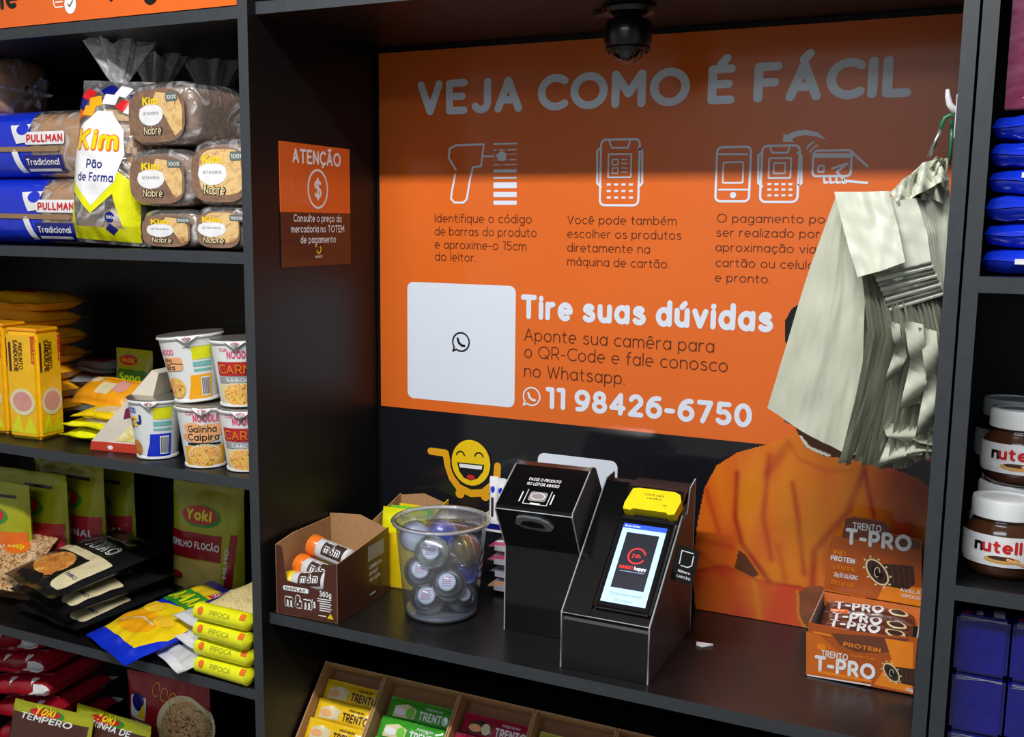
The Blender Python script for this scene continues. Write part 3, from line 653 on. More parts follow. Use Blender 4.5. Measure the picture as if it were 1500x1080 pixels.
def brownloaf(loc, w_, h, L, rz, label, seed, pale):
    t = thing('wholegrain_loaf', label, 'bread', loc, rz, 'round wholegrain loaves in clear wrap')
    loaf(t, L, w_-.006, h-.008, crustd, 'y', p=3.8, seed=seed, name='bread', dome=.02)
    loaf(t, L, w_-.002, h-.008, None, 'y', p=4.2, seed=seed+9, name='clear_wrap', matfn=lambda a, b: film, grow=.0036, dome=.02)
    d = Deco(lambda u, v, o: Vector((u, -.0015-o-.0042, v)), step=.0004)
    hw = w_*.40; hh = (h-.008)/2; s_ = min(1, h/.118)
    # end face of the wrapped loaf: half pale swirl, half dark grain
    se = lambda sx, sz, cx=0, cz=0: [(cx+sx*math.copysign(abs(cos(a))**.6, cos(a)), hh+cz+sz*math.copysign(abs(sin(a))**.6, sin(a))) for a in [k*pi/16 for k in range(32)]]
    hw = w_*.445; d.poly(se(hw, hh*.88), crustd, 1)
    d.poly(se(hw*.82, hh*.74, .006, .004), crumb, 2) if pale else d.poly([(.0, hh*1.78), (hw*.75, hh*1.66), (hw*.92, hh*1.2), (hw*.9, hh*.5), (hw*.65, hh*.3), (hw*.3, hh*1.0), (-.01, hh*1.35)], crumb, 2)
    d.ell(-.012, hh+.002*s_, .029, .020*s_, cr['white'], 3); d.rect(-.039, hh+.002, .015, hh+.015*s_, cr['white'], 3, .004)
    d.text('Kim', -.012, hh+.020*s_, .014*s_, cr['yellow'], 2.0, 4, align='c', width=.038); d.text('artesano', -.012, hh+.002, .0065*s_, cr['grey'], 1.0, 4, align='c', width=.038)
    d.text('Nobre', -.008, hh-.034*s_, .016*s_, cr['black'], 2.6, 4, align='c', width=.046); d.text('Nobre', -.008, hh-.0335*s_, .0145*s_, cr['cream'], 1.0, 5, align='c', width=.042)
    gy = mat('tag_greygreen', (96, 108, 98), .5); d.rect(.024, hh+.024*s_, .052, hh+.040*s_, gy, 3, .003); d.text('100%', .026, hh+.028*s_, .007*s_, cr['white'], 1.1, 4, width=.024)
    d.build('end_label', t)
    for k, (ax_, az_) in enumerate(((-w_*.28, h*.88), (w_*.33, h*.6))):
        pass
    return t
ys = .03
a = py_(208, 360, ys); b = py_(290, 360, ys)
for (x0, x1, yt, yb, L, rz, lb, pale, dz) in ((209, 288, 305, 365, .22, 0, 'wholegrain loaf in clear wrap on the shelf board, beside the yellow bread bag', 0, None),
    (289, 360, 300, 368, .22, 0, 'wholegrain loaf in clear wrap on the shelf board, against the side panel', 1, None)):
    a = py_(x0, yb, ys); b = py_(x1, yb, ys); c = py_(x0, yt, ys)
    brownloaf(((a.x+b.x)/2, ys, z+.0012), min(b.x, -.0195)-a.x-.0, c.z-z-.001, L, rz, lb, x0, pale)
H1 = py_(209, 305, ys).z-z
a = py_(192, 300, ys); b = py_(282, 300, ys); c = py_(195, 218, ys)
brownloaf(((a.x+b.x)/2, ys-.002, z+H1+.002), b.x-a.x, c.z-z-H1-.002, .22, 0, 'dark wholegrain loaf in the middle of the wrapped loaf stack', 11, 0)
H2 = c.z-z+.0012
a = py_(281, 300, ys); c = py_(285, 204, ys)
brownloaf(((a.x-.022)/2, ys, z+H1+.004), -.022-a.x, c.z-z-H1-.004, .22, 0, 'pale swirled wholegrain loaf against the side panel, in the second layer', 12, 1)
a = py_(182, 215, ys); b = py_(290, 215, ys); c = py_(200, 122, ys)
brownloaf(((a.x+b.x)/2+.0, ys, z+H2+.002), b.x-a.x-.004, c.z-z-H2, .27, radians(-7), 'large wholegrain loaf on top of the wrapped loaf stack', 13, 0)
t = thing('bread_bag', 'clear gathered bag top standing in the dark behind the wrapped loaves', 'bread', (-.20, .29, z+.001))
loaf(t, .045, .12, .30, crustd, 'y', seed=3, name='bread'); ruffle(t, (0, .02, .30), .012, .05, .05, filmd, 2, 'gathered_end')
t = thing('bread_bag', 'clear bag with white gathered top behind the upper wholegrain loaf', 'bread', (-.335, .285, z+.001))
loaf(t, .045, .12, .28, crustd, 'y', seed=4, name='bread'); ruffle(t, (0, .02, .27), .012, .05, .085, filmmat('white_film', gloss=.35, milk=.45), 5, 'gathered_end')

# ============================================================ SHELF B
z = ZB
# cup noodles
def cone(rb, rt, h): return lambda u, v, o: (lambda r_, a: Vector((r_*cos(a), r_*sin(a), v)))(rb+(rt-rb)*v/h+o, u/((rb+rt)/2)-pi/2)
cupw = mat('cup_paper', (226, 228, 228), .4, var=.02); foil = mat('foil_lid', (170, 165, 155), .28, metal=.75, var=.15, bump=.2, bscale=80)
def cup(label, kind, loc, rot, rb=.0335, rt=.0465, h=.104, turn=0):
    t = thing('noodle_cup', label, 'cup noodles', loc, rot, 'instant noodle cups')
    mb = MB(); mb.lathe([(rb-.001, 0), (rb+.0015, .0015), (rb+.0015, .005), (rb, .006), (rt-.0005, h-.005), (rt+.0025, h-.0045), (rt+.003, h-.002), (rt+.001, h)], 48, cupw)
    mb.build('cup', None, t, smooth='auto')
    lid = MB(); lid.lathe([(rt+.0022, h+.0002), (rt+.0024, h+.0012), (rt-.002, h+.0016), (.001, h+.001)], 40, foil)
    a0 = turn-pi/2; 
    P = lambda r_, da, zz: (r_*cos(a0+da), r_*sin(a0+da), zz)
    lid.add([P(rt+.002, -.35, h+.001), P(rt+.011, 0, h-.009), P(rt+.002, .35, h+.001), P(rt+.0045, 0, h-.0005)], [(0, 3, 1), (3, 2, 1)], foil)
    lid.build('foil_lid', None, t)
    tb = Deco(lambda u, v, o: (lambda r_, a: Vector((r_*cos(a), r_*sin(a), v)))(rt+.004+o+(h-v)*.3, u/.045+a0), maxlen=.006)
    tb.poly([(-.016, h), (.016, h), (.006, h-.007), (0, h-.0115), (-.006, h-.007)], cr['white'], 1); tb.ell(0, h-.0045, .006, .003, cr['pink'], 2, 14); tb.build('lid_tab', t)
    d = Deco(cone(rb, rt, h), maxlen=.006, step=.0003); s = turn*(rb+rt)/2
    P = lambda u: u+s
    if kind == 'back':
        body = {'o': cr['amber'], 'b': cr['blue']}[label[0] if False else ('b' if 'blue' in label else 'o')]
        d.rect(P(.004), .072, P(.034), .094, cr['lemon'], 1); d.rect(P(.004), .052, P(.034), .056, cr['teal'], 1); d.rect(P(.004), .060, P(.034), .068, cr['teal'], 1)
        d.poly([(P(-.012), .006), (P(.034), .006), (P(.034), .046), (P(-.002), .046), (P(-.004), .03)], body, 1)
        d.rect(P(.014), .010, P(.030), .042, cr['white'], 2)
        for k in range(9): d.rect(P(.0155+k*.0016), .012, P(.0155+k*.0016+(.0007 if k % 2 else .001)), .040, cr['black'], 3)
        if body is cr['amber']:
            d.ell(P(-.034), .026, .02, .018, noodle, 1); d.rect(P(-.05), .055, P(-.012), .078, cr['peach'], 2, .006); d.line([(P(-.05), .067), (P(-.04), .065), (P(-.03), .068), (P(-.012), .066)], .0015, cr['black'], 3)
            d.text('nha', P(-.046), .07, .007, cr['black'], 1.3, 3); d.text('pira', P(-.046), .057, .008, cr['black'], 1.3, 3); d.text('NOOD', P(-.05), .082, .009, cr['pink'], 1.6, 2, width=.026)
        else:
            for k, (c_, s_) in enumerate((('magenta', 'T'), ('yellow', 'E'), ('navy', 'J'))): d.text(s_, P(-.044+k*.009), .055+k*.004, .016, cr[c_], 2.4, 2)
            d.text('NOOD', P(-.05), .082, .009, cr['blue'], 1.6, 2, width=.026); d.ell(P(-.034), .02, .014, .014, fried, 1)
        d.rect(P(-.008), .092, P(.03), .094, cr['grey'], 1)
    else:
        car = kind == 'chicken'
        d.rect(P(-.037), .004, P(.04), .038, cr['amber'] if car else cr['cream'], 1); d.ell(P(.002), .022, .032, .021, cr['cream'], 2, 26); d.ell(P(.002), .0215, .029, .018, noodle, 3, 26)
        d.text('CUP', P(-.026), .096-.004, .005, cr['pink'], 1.5, 2); d.text('NOODLES', P(-.014), .081, .012, cr['pink'], 2.0, 2, width=.044)
        if car:
            d.ell(P(-.016), .069, .016, .010, cr['peach'], 2); d.ell(P(.014), .066, .028, .011, cr['peach'], 2); d.ell(P(-.006), .054, .032, .009, cr['peach'], 2)
            d.text('Galinha', P(-.024), .063, .011, cr['black'], 1.2, 3, width=.045); d.text('Caipira', P(-.026), .049, .011, cr['black'], 1.2, 3, width=.052)
            d.rect(P(-.028), .0405, P(.03), .0445, cr['black'], 2)
        else:
            d.rect(P(-.034), .052, P(.036), .075, cr['ldred'], 2, .002); d.text('CARNE', P(-.032), .0555, .016, cr['black'], 2.6, 3, width=.066); d.text('CARNE', P(-.031), .056, .015, cr['orange'], 1.5, 4, width=.064)
            d.rect(P(-.034), .0405, P(.034), .050, cr['grey'], 2); d.text('SABOR', P(-.02), .042, .006, cr['white'], 1.4, 3, width=.04)
    d.build('cup_print', t)
    return t
def cupat(u, v, zz, rb=.0335):
    q = pz_(u, v, zz); dv = Vector((q.x-CAM.x, q.y-CAM.y, 0)).normalized(); return (q.x+dv.x*rb, q.y+dv.y*rb, zz+.0004)
tv = radians(36)
c1 = cupat(232, 674, z); c2 = cupat(303, 687, z)
c3 = (-.0685, c2[1]+.004, z+.0004)
cup('white noodle cup with a blue panel and barcode, lower row beside the triangular pack', 'back', c1, 0, turn=tv-.1)
cup('noodle cup with orange lettering and noodle photo, lower row centre', 'chicken', c2, 0, turn=tv)
cup('noodle cup with red lettering, lower row against the side panel', 'beef', (-.0685, c2[1]+.012, z+.0004), 0, turn=tv-.15)
cup('noodle cup with an orange panel and barcode, stacked and leaning, upper row', 'back', (-.168, c2[1]+.008, z+.1085), (radians(2), radians(-5), 0), rb=.037, rt=.052, h=.112, turn=tv)
cup('noodle cup with red lettering, upper row against the side panel', 'beef', (-.0735, c2[1]+.008, z+.1085), (0, radians(-1), 0), rb=.0345, rt=.0475, h=.109, turn=tv-.1)
cup('dark noodle cup set at the back, half hidden behind the front cups', 'beef', (-.105, .165, z+.0004), 0, turn=tv)
cup('dark noodle cup at the back, upper one', 'beef', (-.11, .165, z+.1085), 0, turn=tv)
cup('noodle cup at the back, in shade behind the blue-panelled cup', 'chicken', (-.205, .175, z+.0004), 0, turn=tv)
for k, (x_, y_, r_) in enumerate(((-.13, .12, 12), (-.07, .14, -8))):
    t = thing('seasoning_sachet', ('flat foil sachet lying across the upper noodle cups', 'thin grey sachet on top of the cups by the side panel')[k], 'sachet', (x_, y_, z+.108+.1135+.006), (radians(-84), 0, radians(r_)), 'sachets on the cups')
    pillow(t, .08, .10, .008, foil, seed=k, nu=12, nv=14)
# triangular sandwich style pack
q = pz_(127, 662, z); 
t = thing('triangular_pack', 'cream triangular sandwich-shaped pack with a red base, beside the noodle cups', 'food pack', (q.x-.004, .036, z+.0005), radians(8))
tri = [(0, 0), (.118, 0), (.155, .135), (.13, .145)]
MB().prism([(0, .016), (.104, .016), (.145, .145), (.132, .15)], lambda a, b: Vector((a, 0, b)), lambda a, b: Vector((a, .05, b)), mat('cream_film', (222, 212, 196), .3, bump=.2, bscale=30)).build('film_pack', None, t)
MB().prism([(-.003, 0), (.106, 0), (.104, .016), (0, .016)], lambda a, b: Vector((a, -.001, b)), lambda a, b: Vector((a, .051, b)), mat('red_base', (196, 62, 44), .4)).build('base_strip', None, t)
d = Deco(lambda u, v, o: Vector((u, -o-.0002, v)), step=.0004)
d.poly([(.05, .02), (.1, .02), (.115, .06), (.085, .05)], foodmat('cheese_view', [(235, 220, 140), (245, 240, 190), (225, 200, 110)], 60), 1)
d.poly([(.07, .06), (.10, .068), (.098, .075), (.09, .072), (.088, .085), (.075, .078)], cr['magenta'], 2); d.poly([(.1, .075), (.118, .08), (.124, .1), (.108, .095)], cr['magenta'], 2)
d.ell(.04, .007, .006, .004, cr['white'], 2, 10); d.build('pack_print', t)
# sandwich-cracker packs (yellow cartons)
def yellowbox(loc, rz, label, w_=.074, d_=.05, h=.185):
    t = thing('cracker_pack', label, 'food pack', loc, rz, 'upright yellow cracker packs')
    MB().box((0, 0, 0), (w_, d_, h), mat('amber_wrap', (246, 188, 22), .25, coat=.4, bump=.35, bscale=28), .006).build('wrapper', None, t, smooth='auto')
    for fn, ww, s in ((lambda u, v, o: Vector((u, -o, v)), w_, 1), (lambda u, v, o: Vector((w_+o, u, v)), d_, .75)):
        d = Deco(fn, step=.0004)
        d.text('SANDUICHE', .018*s+.004, h-.015, .010, cr['brown'], 1.6, 2, width=.06, rot=-pi/2); d.rect(.010*s, h-.075, .016*s, h-.02, cr['brown'], 1)
        d.text('Bauducco', ww-.012, h-.008, .010, cr['red'], 1.6, 2, width=.05, rot=-pi/2)
        d.text('PRESUNTO', .03*s+.004, h-.02, .009, cr['brown'], 1.5, 2, width=.05, rot=-pi/2)
        P = [(ww*.5+ww*.40*cos(a), .07+.026*sin(a)) for a in [k*pi/6 for k in range(12)]]; d.poly(P, cr['cream'], 2); d.ell(ww*.5, .071, ww*.30, .018, mat('ham_print', (214, 150, 140), .4), 3)
        d.poly([(ww*.1, .012), (ww*.35, .05), (ww*.5, .012)], cr['lemon'], 1); d.poly([(ww*.5, .012), (ww*.7, .045), (ww*.92, .012)], cr['lemon'], 1)
        d.build('pack_print', t)
    MB().box((.002, .004, h-.001), (w_-.002, d_-.004, h+.006), cr['amber'], .002).build('top_fold', None, t)
    return t
A_ = pz_(14, 641, z); h_ = py_(20, 486, A_.y).z-z
yellowbox((A_.x, A_.y, z+.0005), radians(4), 'upright yellow cracker pack nearer the noodle cups', .076, .062, h_)
yellowbox((A_.x-.10, A_.y+.012, z+.0005), radians(2), 'upright yellow cracker pack cut by the left photo edge', .076, .062, h_+.004)
# yellow stack behind
for k in range(7):
    t = thing('biscuit_pack', 'yellow flow-wrapped biscuit pack, ' + ('lowest', 'second', 'third', 'fourth', 'fifth', 'sixth', 'topmost')[k] + ' in the stack behind the cracker packs', 'food pack', (-.765+.006*sin(k*2.1)+.01, .155, z+.024+k*.036), (radians(-90), 0, radians(3*sin(k*1.7))), 'stacked yellow biscuit packs')
    d = pillow(t, .19, .13, .045, cr['amber'], seal=.008, seed=k, nu=22, nv=16); d.rect(-.03, .03, .05, .08, cr['ldred'], 1, .01); d.build('pack_print', t)
    e = Deco(lambda u, v, o: Vector((u, v, -.06)), step=.0002)
# lying yellow sachets
lem = mat('lemon_wrap', (232, 232, 24), .2, coat=.5, bump=.4, bscale=35)
for k, (x_, y_, zz, r_, w_) in enumerate(((-.448, .068, .011, 4, .128), (-.452, .072, .029, -3, .135), (-.435, .085, .046, 6, .13))):
    t = thing('snack_sachet', ('bright yellow snack sachet lying lowest beside the triangular pack', 'bright yellow snack sachet in the middle of the small pile', 'yellow sachet with a cream panel on top of the small pile')[k], 'food pack', (x_, y_, z+zz), (radians(-90), 0, radians(r_)), 'lying yellow snack sachets')
    d = pillow(t, w_, .10, .020, lem if k < 2 else cr['yellow'], seal=.008, seed=k+20, wr=.004)
    d.rect(-.03, .02, .035, .07, cr['cream'] if k == 2 else cr['white'], 1, .01) if k else None
    d.build('pack_print', t)
t = thing('biscuit_pack', 'orange-yellow biscuit pack tilted behind the yellow sachets', 'food pack', (-.515, .15, z+.052), (radians(-58), 0, radians(-6)), None)
d = pillow(t, .15, .08, .035, mat('amber_wrap2', (240, 160, 24), .3, coat=.3), seal=.008, seed=41); d.rect(-.01, .02, .03, .05, cr['cream'], 1, .004); d.rect(.03, .03, .06, .06, mat('ham_print', (214, 150, 140)), 1, .004); d.ell(-.04, .06, .02, .012, cr['cream'], 1); d.build('pack_print', t)
for k in range(4):
    t = thing('coffee_sachet', 'white and red packet in the dark at the back, ' + ('lowest of four', 'second of four', 'third of four', 'top of four')[k], 'food pack', (-.655+.01*k, .235, z+.016+k*.03), (radians(-90), 0, radians(8-3*k)), 'packets in the dark at the back')
    d = pillow(t, .11, .09, .03, cr['grey'], seed=50+k, nu=14, nv=14); d.rect(-.03, .02, .03, .07, cr['dred'], 1, .01); d.build('pack_print', t)
q = py_(190, 560, .22)
t = thing('seasoning_pouch', 'small green and yellow pouch with a red oval, leaning at the back of the shelf', 'food pack', (q.x-.02, .25, z+.001), (0, radians(2), radians(8)))
d = pillow(t, .085, .150, .035, cr['olive'], seal=.008, seed=61, bot=False); d.rect(-.035, .04, .035, .11, cr['green'], 1, .008); d.ell(-.01, .128, .022, .01, cr['red'], 2); d.text('MAGGI', -.025, .1235, .008, cr['yellow'], 1.4, 3, width=.03); d.text('Sopa', -.028, .085, .018, cr['lemon'], 1.5, 2, width=.05); d.rect(-.03, .05, .03, .075, cr['black'], 2, .003); d.build('pack_print', t)

# ============================================================ SHELF C
z = ZC
def yoki(par, d, w_, h, word, wx, ww, split=.52, food=nuts, band='ldred', topc=None):
    f = h
    d.rect(-w_*.485, f*.36, w_*.485, f*.60, cr[band], 1)
    d.ell(-w_*.02, f*.72, w_*.30, f*.085, cr['green'], 2, 24); d.ell(-w_*.05, f*.73, w_*.28, f*.075, cr['red'], 3, 24)
    d.text('Yoki', -w_*.05, f*.695, f*.075, cr['lemon'], 2.0, 4, align='c', width=w_*.36)
    d.text(word, wx, f*.44, f*.055, cr['white'], 1.7, 3, align='c', width=ww)
    d.ell(w_*.05, f*.17, w_*.36, f*.12, food, 2, 24)
    d.ell(w_*.12, f*.31, w_*.17, f*.035, cr['orange'], 3, 16); d.rect(w_*.12-w_*.12, f*.305, w_*.12+w_*.12, f*.315, cr['yellow'], 4)
    d.rect(0, f*.88, w_*.35, f*.905, cr['black'], 2)
tanw = mat('pouch_brown', (120, 84, 56), .3, coat=.3)
def mf(w_, h): return lambda u, v: cr['olive'] if v > h*.36 else tanw
def yokip(u, vtop, y, wpx, label, seed, rz=0, h=None, word='TRADICIONAL'):
    a = py_(u, vtop, y); hh = a.z-z-.001 if h is None else h
    t = thing('peanut_pouch', label, 'food pouch', (a.x, y, z+.001), (0, 0, rz), 'yellow-green stand-up pouches')
    d = pillow(t, wpx, hh, .06, None, seal=.01, seed=seed, bot=False, wr=.002, matfn=mf(wpx, hh)); yoki(t, d, wpx, hh, word, 0, wpx*.86); d.build('pouch_print', t); return t
yokip(40, 689, .175, .215, 'large yellow-green pouch with a red band, second from the front of the row', 71, radians(2))
yokip(100, 676, .235, .21, 'yellow-green pouch third in the row, in half shade', 72, radians(-3))
yokip(140, 684, .295, .21, 'yellow-green pouch at the back of the row, in shade', 73, radians(2))
q = py_(-10, 705, .115)
t = thing('peanut_pouch', 'yellow-green pouch with an orange band, foremost of the row and cut by the photo edge', 'food pouch', (q.x, .115, z+.001), (0, 0, radians(4)), 'yellow-green stand-up pouches')
hh = q.z-z; d = pillow(t, .19, hh, .06, None, seal=.01, seed=75, bot=False, wr=.002, matfn=mf(.19, hh)); yoki(t, d, .19, hh, 'TRADICIONAL', 0, .165, band='orange'); d.build('pouch_print', t)
# clear nut bag in front, lying
t = thing('nut_bag', 'clear bag of nuts with an orange oval sticker lying before the pouches', 'food pouch', (-.70, .045, z+.045), (radians(-52), 0, radians(6)))
d = pillow(t, .15, .13, .05, nuts, seed=77); d.ell(.02, .085, .03, .018, cr['orange'], 2); d.text('500g', .003, .08, .01, cr['lemon'], 1.6, 3, width=.035); d.rect(-.07, .09, -.03, .12, cr['lemon'], 1); d.build('pouch_print', t)
# panko
def panko(x_, y_, zz, rz, label, seed):
    t = thing('breadcrumb_pack', label, 'food pouch', (x_, y_, zz), (radians(-87 if seed < 83 else -81), 0, rz), 'black breadcrumb packs')
    w_, h = .205, .235
    d = pillow(t, w_, h, .036, cr['black'], seed=seed, seal=.014, wr=.003)
    d.rect(-.09, .105, .092, .125, cr['cream'], 1, .004); d.rect(.045, .02, .092, .118, cr['cream'], 1, .012)
    d.ell(-.02, .066, .052, .036, fried, 2, 26); d.ell(-.02, .075, .05, .02, cr['cream'], 1); d.poly([(-.05, .045), (.01, .075), (.02, .068), (-.035, .034)], mat('fried_stick', (206, 128, 52)), 3); d.poly([(-.01, .05), (.02, .06), (.028, .035), (.005, .03)], mat('fried_stick', (206, 128, 52)), 3)
    d.text('PANKO', -.062, .138, .03, cr['white'], 2.0, 2, width=.12); d.text('PANKO', -.0605, .14, .026, cr['black'], .7, 3, width=.117)
    d.rect(-.04, .182, .05, .19, cr['magenta'], 1); d.text('FARINHA', -.04, .183, .006, cr['white'], 1.2, 2, width=.08)
    d.text('500g', -.094, .05, .014, cr['white'], 1.6, 2, width=.026); d.text('PANKO', .052, .05, .008, cr['navy'], 1.5, 2, width=.034)
    d.build('pack_print', t)
panko(-.535, .028, z+.019, radians(-9), 'black breadcrumb pack lowest of three lying packs', 81)
panko(-.545, .022, z+.053, radians(-13), 'black breadcrumb pack in the middle of the lying stack', 82)
panko(-.56, .016, z+.082, radians(-16), 'black breadcrumb pack with fried food photo, top of the lying stack', 83)
# blue maize bag
t = thing('maize_bag', 'blue and yellow maize bag drooping over the shelf edge', 'food pouch', (-.335, -.016, z+.014), (radians(-80), 0, radians(-22)))
d = pillow(t, .175, .25, .034, cr['blue'], seed=86, seal=.016, wr=.004)
d.poly([(-.08, .03), (.06, .03), (.083, .08), (.083, .16), (-.08, .13)], cr['yellow'], 1); d.ell(-.02, .075, .06, .032, cr['amber'], 2); d.ell(.03, .10, .028, .016, mat('corn_print', (250, 200, 40)), 3); d.ell(-.045, .115, .03, .016, mat('corn_print', (250, 200, 40)), 3)
d.line([(-.06, .06), (-.02, .085), (.03, .08)], .004, cr['cream'], 3)
d.rect(-.082, .145, .082, .195, cr['green'], 2, .006); d.text('AMAFIL', -.07, .155, .03, cr['lemon'], 2.0, 3, width=.135); d.rect(-.082, .195, .082, .232, cr['yellow'], 1); d.rect(.0, .2, .06, .225, cr['red'], 2); d.text('FUBÁ', .006, .204, .014, cr['white'], 1.5, 3, width=.045)
d.build('pouch_print', t)
# silver and navy packs
sil = mat('silver_film', (205, 205, 205), .25, coat=.3, bump=.4, bscale=40)
for k, (x_, y_, zz, rz, lb) in enumerate(((-.215, .0, .012, -26, 'white-sealed pack pointing over the edge, under the popcorn packs'), (-.20, .03, .036, -20, 'navy and silver pack between the maize bag and the popcorn packs'), (-.19, .045, .062, -16, 'silver pack with a navy stripe lying highest beside the popcorn packs'))):
    t = thing('grain_pack', lb, 'food pouch', (x_, y_, z+zz), (radians(-86), 0, radians(rz)), 'silver and navy packs')
    d = pillow(t, .13, .24, .024, sil, seed=90+k, seal=.02, wr=.004)
    d.rect(-.06, .04, -.02, .22, cr['navy'], 1); d.text('CANJIQUINHA', -.05, .07, .014, cr['white'], 1.5, 2, width=.12, rot=pi/2); d.ell(.02, .12, .035, .06, seed_m, 1); d.ell(.0, .21, .015, .012, cr['navy'], 2); d.rect(-.06, .0, .06, .018, cr['white'], 1)
    d.build('pouch_print', t)
# popcorn packs with rolled yellow fronts
for k in range(4):
    t = thing('popcorn_pack', 'yellow-ended popcorn kernel pack, ' + ('lowest', 'second', 'third', 'topmost')[k] + ' against the side panel', 'food pouch', (-.088, .004+.003*(k % 2), z+.0165+k*.031), (radians(-90), 0, radians((-3, -1, -4, -2)[k])), 'popcorn packs')
    w_ = .122; 
    d = pillow(t, w_, .23, .033, seed_m, seed=95+k, seal=.004, wr=.002)
    d.rect(-.06, .15, .06, .228, cr['lemon'], 1); d.ell(.04, .10, .02, .02, cr['olive'], 2); d.build('pouch_print', t)
    e = MB(); e.lathe([(.0, -.068), (.006, -.064), (.0148, -.056), (.0152, .054), (.008, .060), (0, .062)], 20, lem)
    o = e.build('rolled_front', None, t, smooth='auto'); o.rotation_euler = (0, pi/2, 0); o.location = (0, -.0005, .004)
    e = Deco(lambda u, v, o: Vector((u, -.0156*sin(.05+v/.0155)-o, .004-.0156*cos(.05+v/.0155))), maxlen=.004, step=.0003)
    e.text('PIPOCA', -.02, .003, .008, cr['olive'], 1.4, 1, width=.045); e.ell(-.04, .007, .006, .007, cr['orange'], 1, 12); e.rect(.044, .006, .055, .018, cr['orange'], 1, .002); e.build('front_print', t)
# flake pouch at the back
q = py_(308, 866, .27)
t = thing('corn_flake_pouch', 'yellow and red pouch of corn flakes standing alone at the back', 'food pouch', (q.x-.01, .28, z+.001), (0, radians(1), radians(4)))
hh = py_(300, 712, .27).z-z; w_ = .17; d = pillow(t, w_, hh, .06, cr['olive'], seal=.01, seed=101, bot=False, wr=.002)
d.rect(-w_*.48, hh*.38, w_*.28, hh*.60, cr['dred'], 1); d.text('KIMILHO FLOCÃO', -w_*.46, hh*.47, hh*.055, cr['white'], 1.8, 2, width=w_*.72); d.ell(-w_*.02, hh*.74, w_*.27, hh*.09, cr['green'], 2, 24); d.ell(-w_*.05, hh*.75, w_*.25, hh*.075, cr['red'], 3, 24); d.text('Yoki', -w_*.05, hh*.71, hh*.085, cr['lemon'], 2.0, 4, align='c', width=w_*.36)
d.rect(-w_*.46, hh*.05, w_*.28, hh*.37, mat('flake_window', (206, 182, 96), .4), 1); d.ell(-w_*.02, hh*.09, w_*.2, hh*.07, mat('bun_print', (180, 120, 70), .5, var=.2), 2); d.ell(-w_*.36, hh*.22, w_*.1, hh*.035, cr['red'], 2)
d.poly([(w_*.30, hh*.1), (w_*.40, hh*.1), (w_*.46, hh*.62), (w_*.38, hh*.62)], cr['dred'], 1); d.text('MILHO', w_*.345, hh*.25, .008, cr['white'], 1.4, 2, width=hh*.25, rot=1.5)
d.build('pouch_print', t)
q = py_(365, 870, .23)
t = thing('spaghetti_pack', 'narrow yellow and brown carton standing behind the popcorn packs by the side panel', 'food pack', (-.098, .245, z+.001), 0)
f_, r_, tp_ = carton(t, .07, .03, .175, cr['amber']); f_.rect(.025, .0, .045, .17, cr['brown'], 1); f_.text('CEREAL', .040, .02, .010, cr['white'], 1.6, 2, width=.1, rot=pi/2); f_.text('AVEIA', .018, .02, .010, cr['brown'], 1.6, 2, width=.1, rot=pi/2); f_.build('pack_print', t)
# ============================================================ SHELF D
z = ZD_
hm = cr['dred']
for k in range(5):
    t = thing('flour_bag', 'red flour bag with a white heart, ' + ('lowest', 'second', 'third', 'fourth', 'topmost')[k] + ' in the leaning stack', 'food pouch', (-.655-.012*k, .060, z+.03+.046*k+.004), (radians(-84), radians(-12), radians(-4)), 'red flour bags with hearts')
    d = pillow(t, .20, .17, .044, hm, seed=110+k, seal=.012, wr=.002, q=.3, matfn=lambda u, v: cr['white'] if (v < .016 or v > .154) and u > .055 else hm)
    e = Deco(d.fn, maxlen=.005); 
    for u in (-.02, .05): d.poly([(u, .012), (u+.01, .026), (u+.006, .032), (u, .028), (u-.006, .032), (u-.01, .026)], cr['white'], 2)
    d.line([(-.09, .04), (.08, .045)], .006, cr['pink'], 2); d.build('bag_print', t)
    # heart on the near edge
    hd = Deco(lambda u, v, o: Vector((u, v, -.0015-o)), step=.0005)
q = py_(250, 985, .17)
t = thing('grain_bag', 'red bag with a large oval photo of cooked grain, standing under the popcorn shelf', 'food pouch', (q.x+.0, .17, z+.0), (radians(3), 0, radians(6)))
hh = q.z-z-.004; w_ = .19; d = pillow(t, w_, hh, .06, cr['dred'], seal=.01, seed=121, bot=False, wr=.003)
d.ell(.045, hh*.52, .058, hh*.33, cr['cream'], 1, 30); d.ell(.048, hh*.50, .05, hh*.30, nuts, 2, 30); d.rect(-.08, hh*.52, -.04, hh*.76, cr['white'], 1, .004); d.ell(-.06, hh*.70, .016, .018, cr['navy'], 2); d.poly([(-.062, hh*.54), (-.045, hh*.70), (-.04, hh*.54)], cr['yellow'], 3); d.rect(-.08, hh*.42, -.03, hh*.5, cr['white'], 1, .003)
d.text('Camil', -.078, hh*.435, .012, cr['navy'], 1.6, 2, width=.045)
for k in range(5): d.arc(-.02+.02*k, hh*.86-.006*k, .008, .012, 0, 300, .0016, cr['amber'], 2, 8)
d.build('bag_print', t)
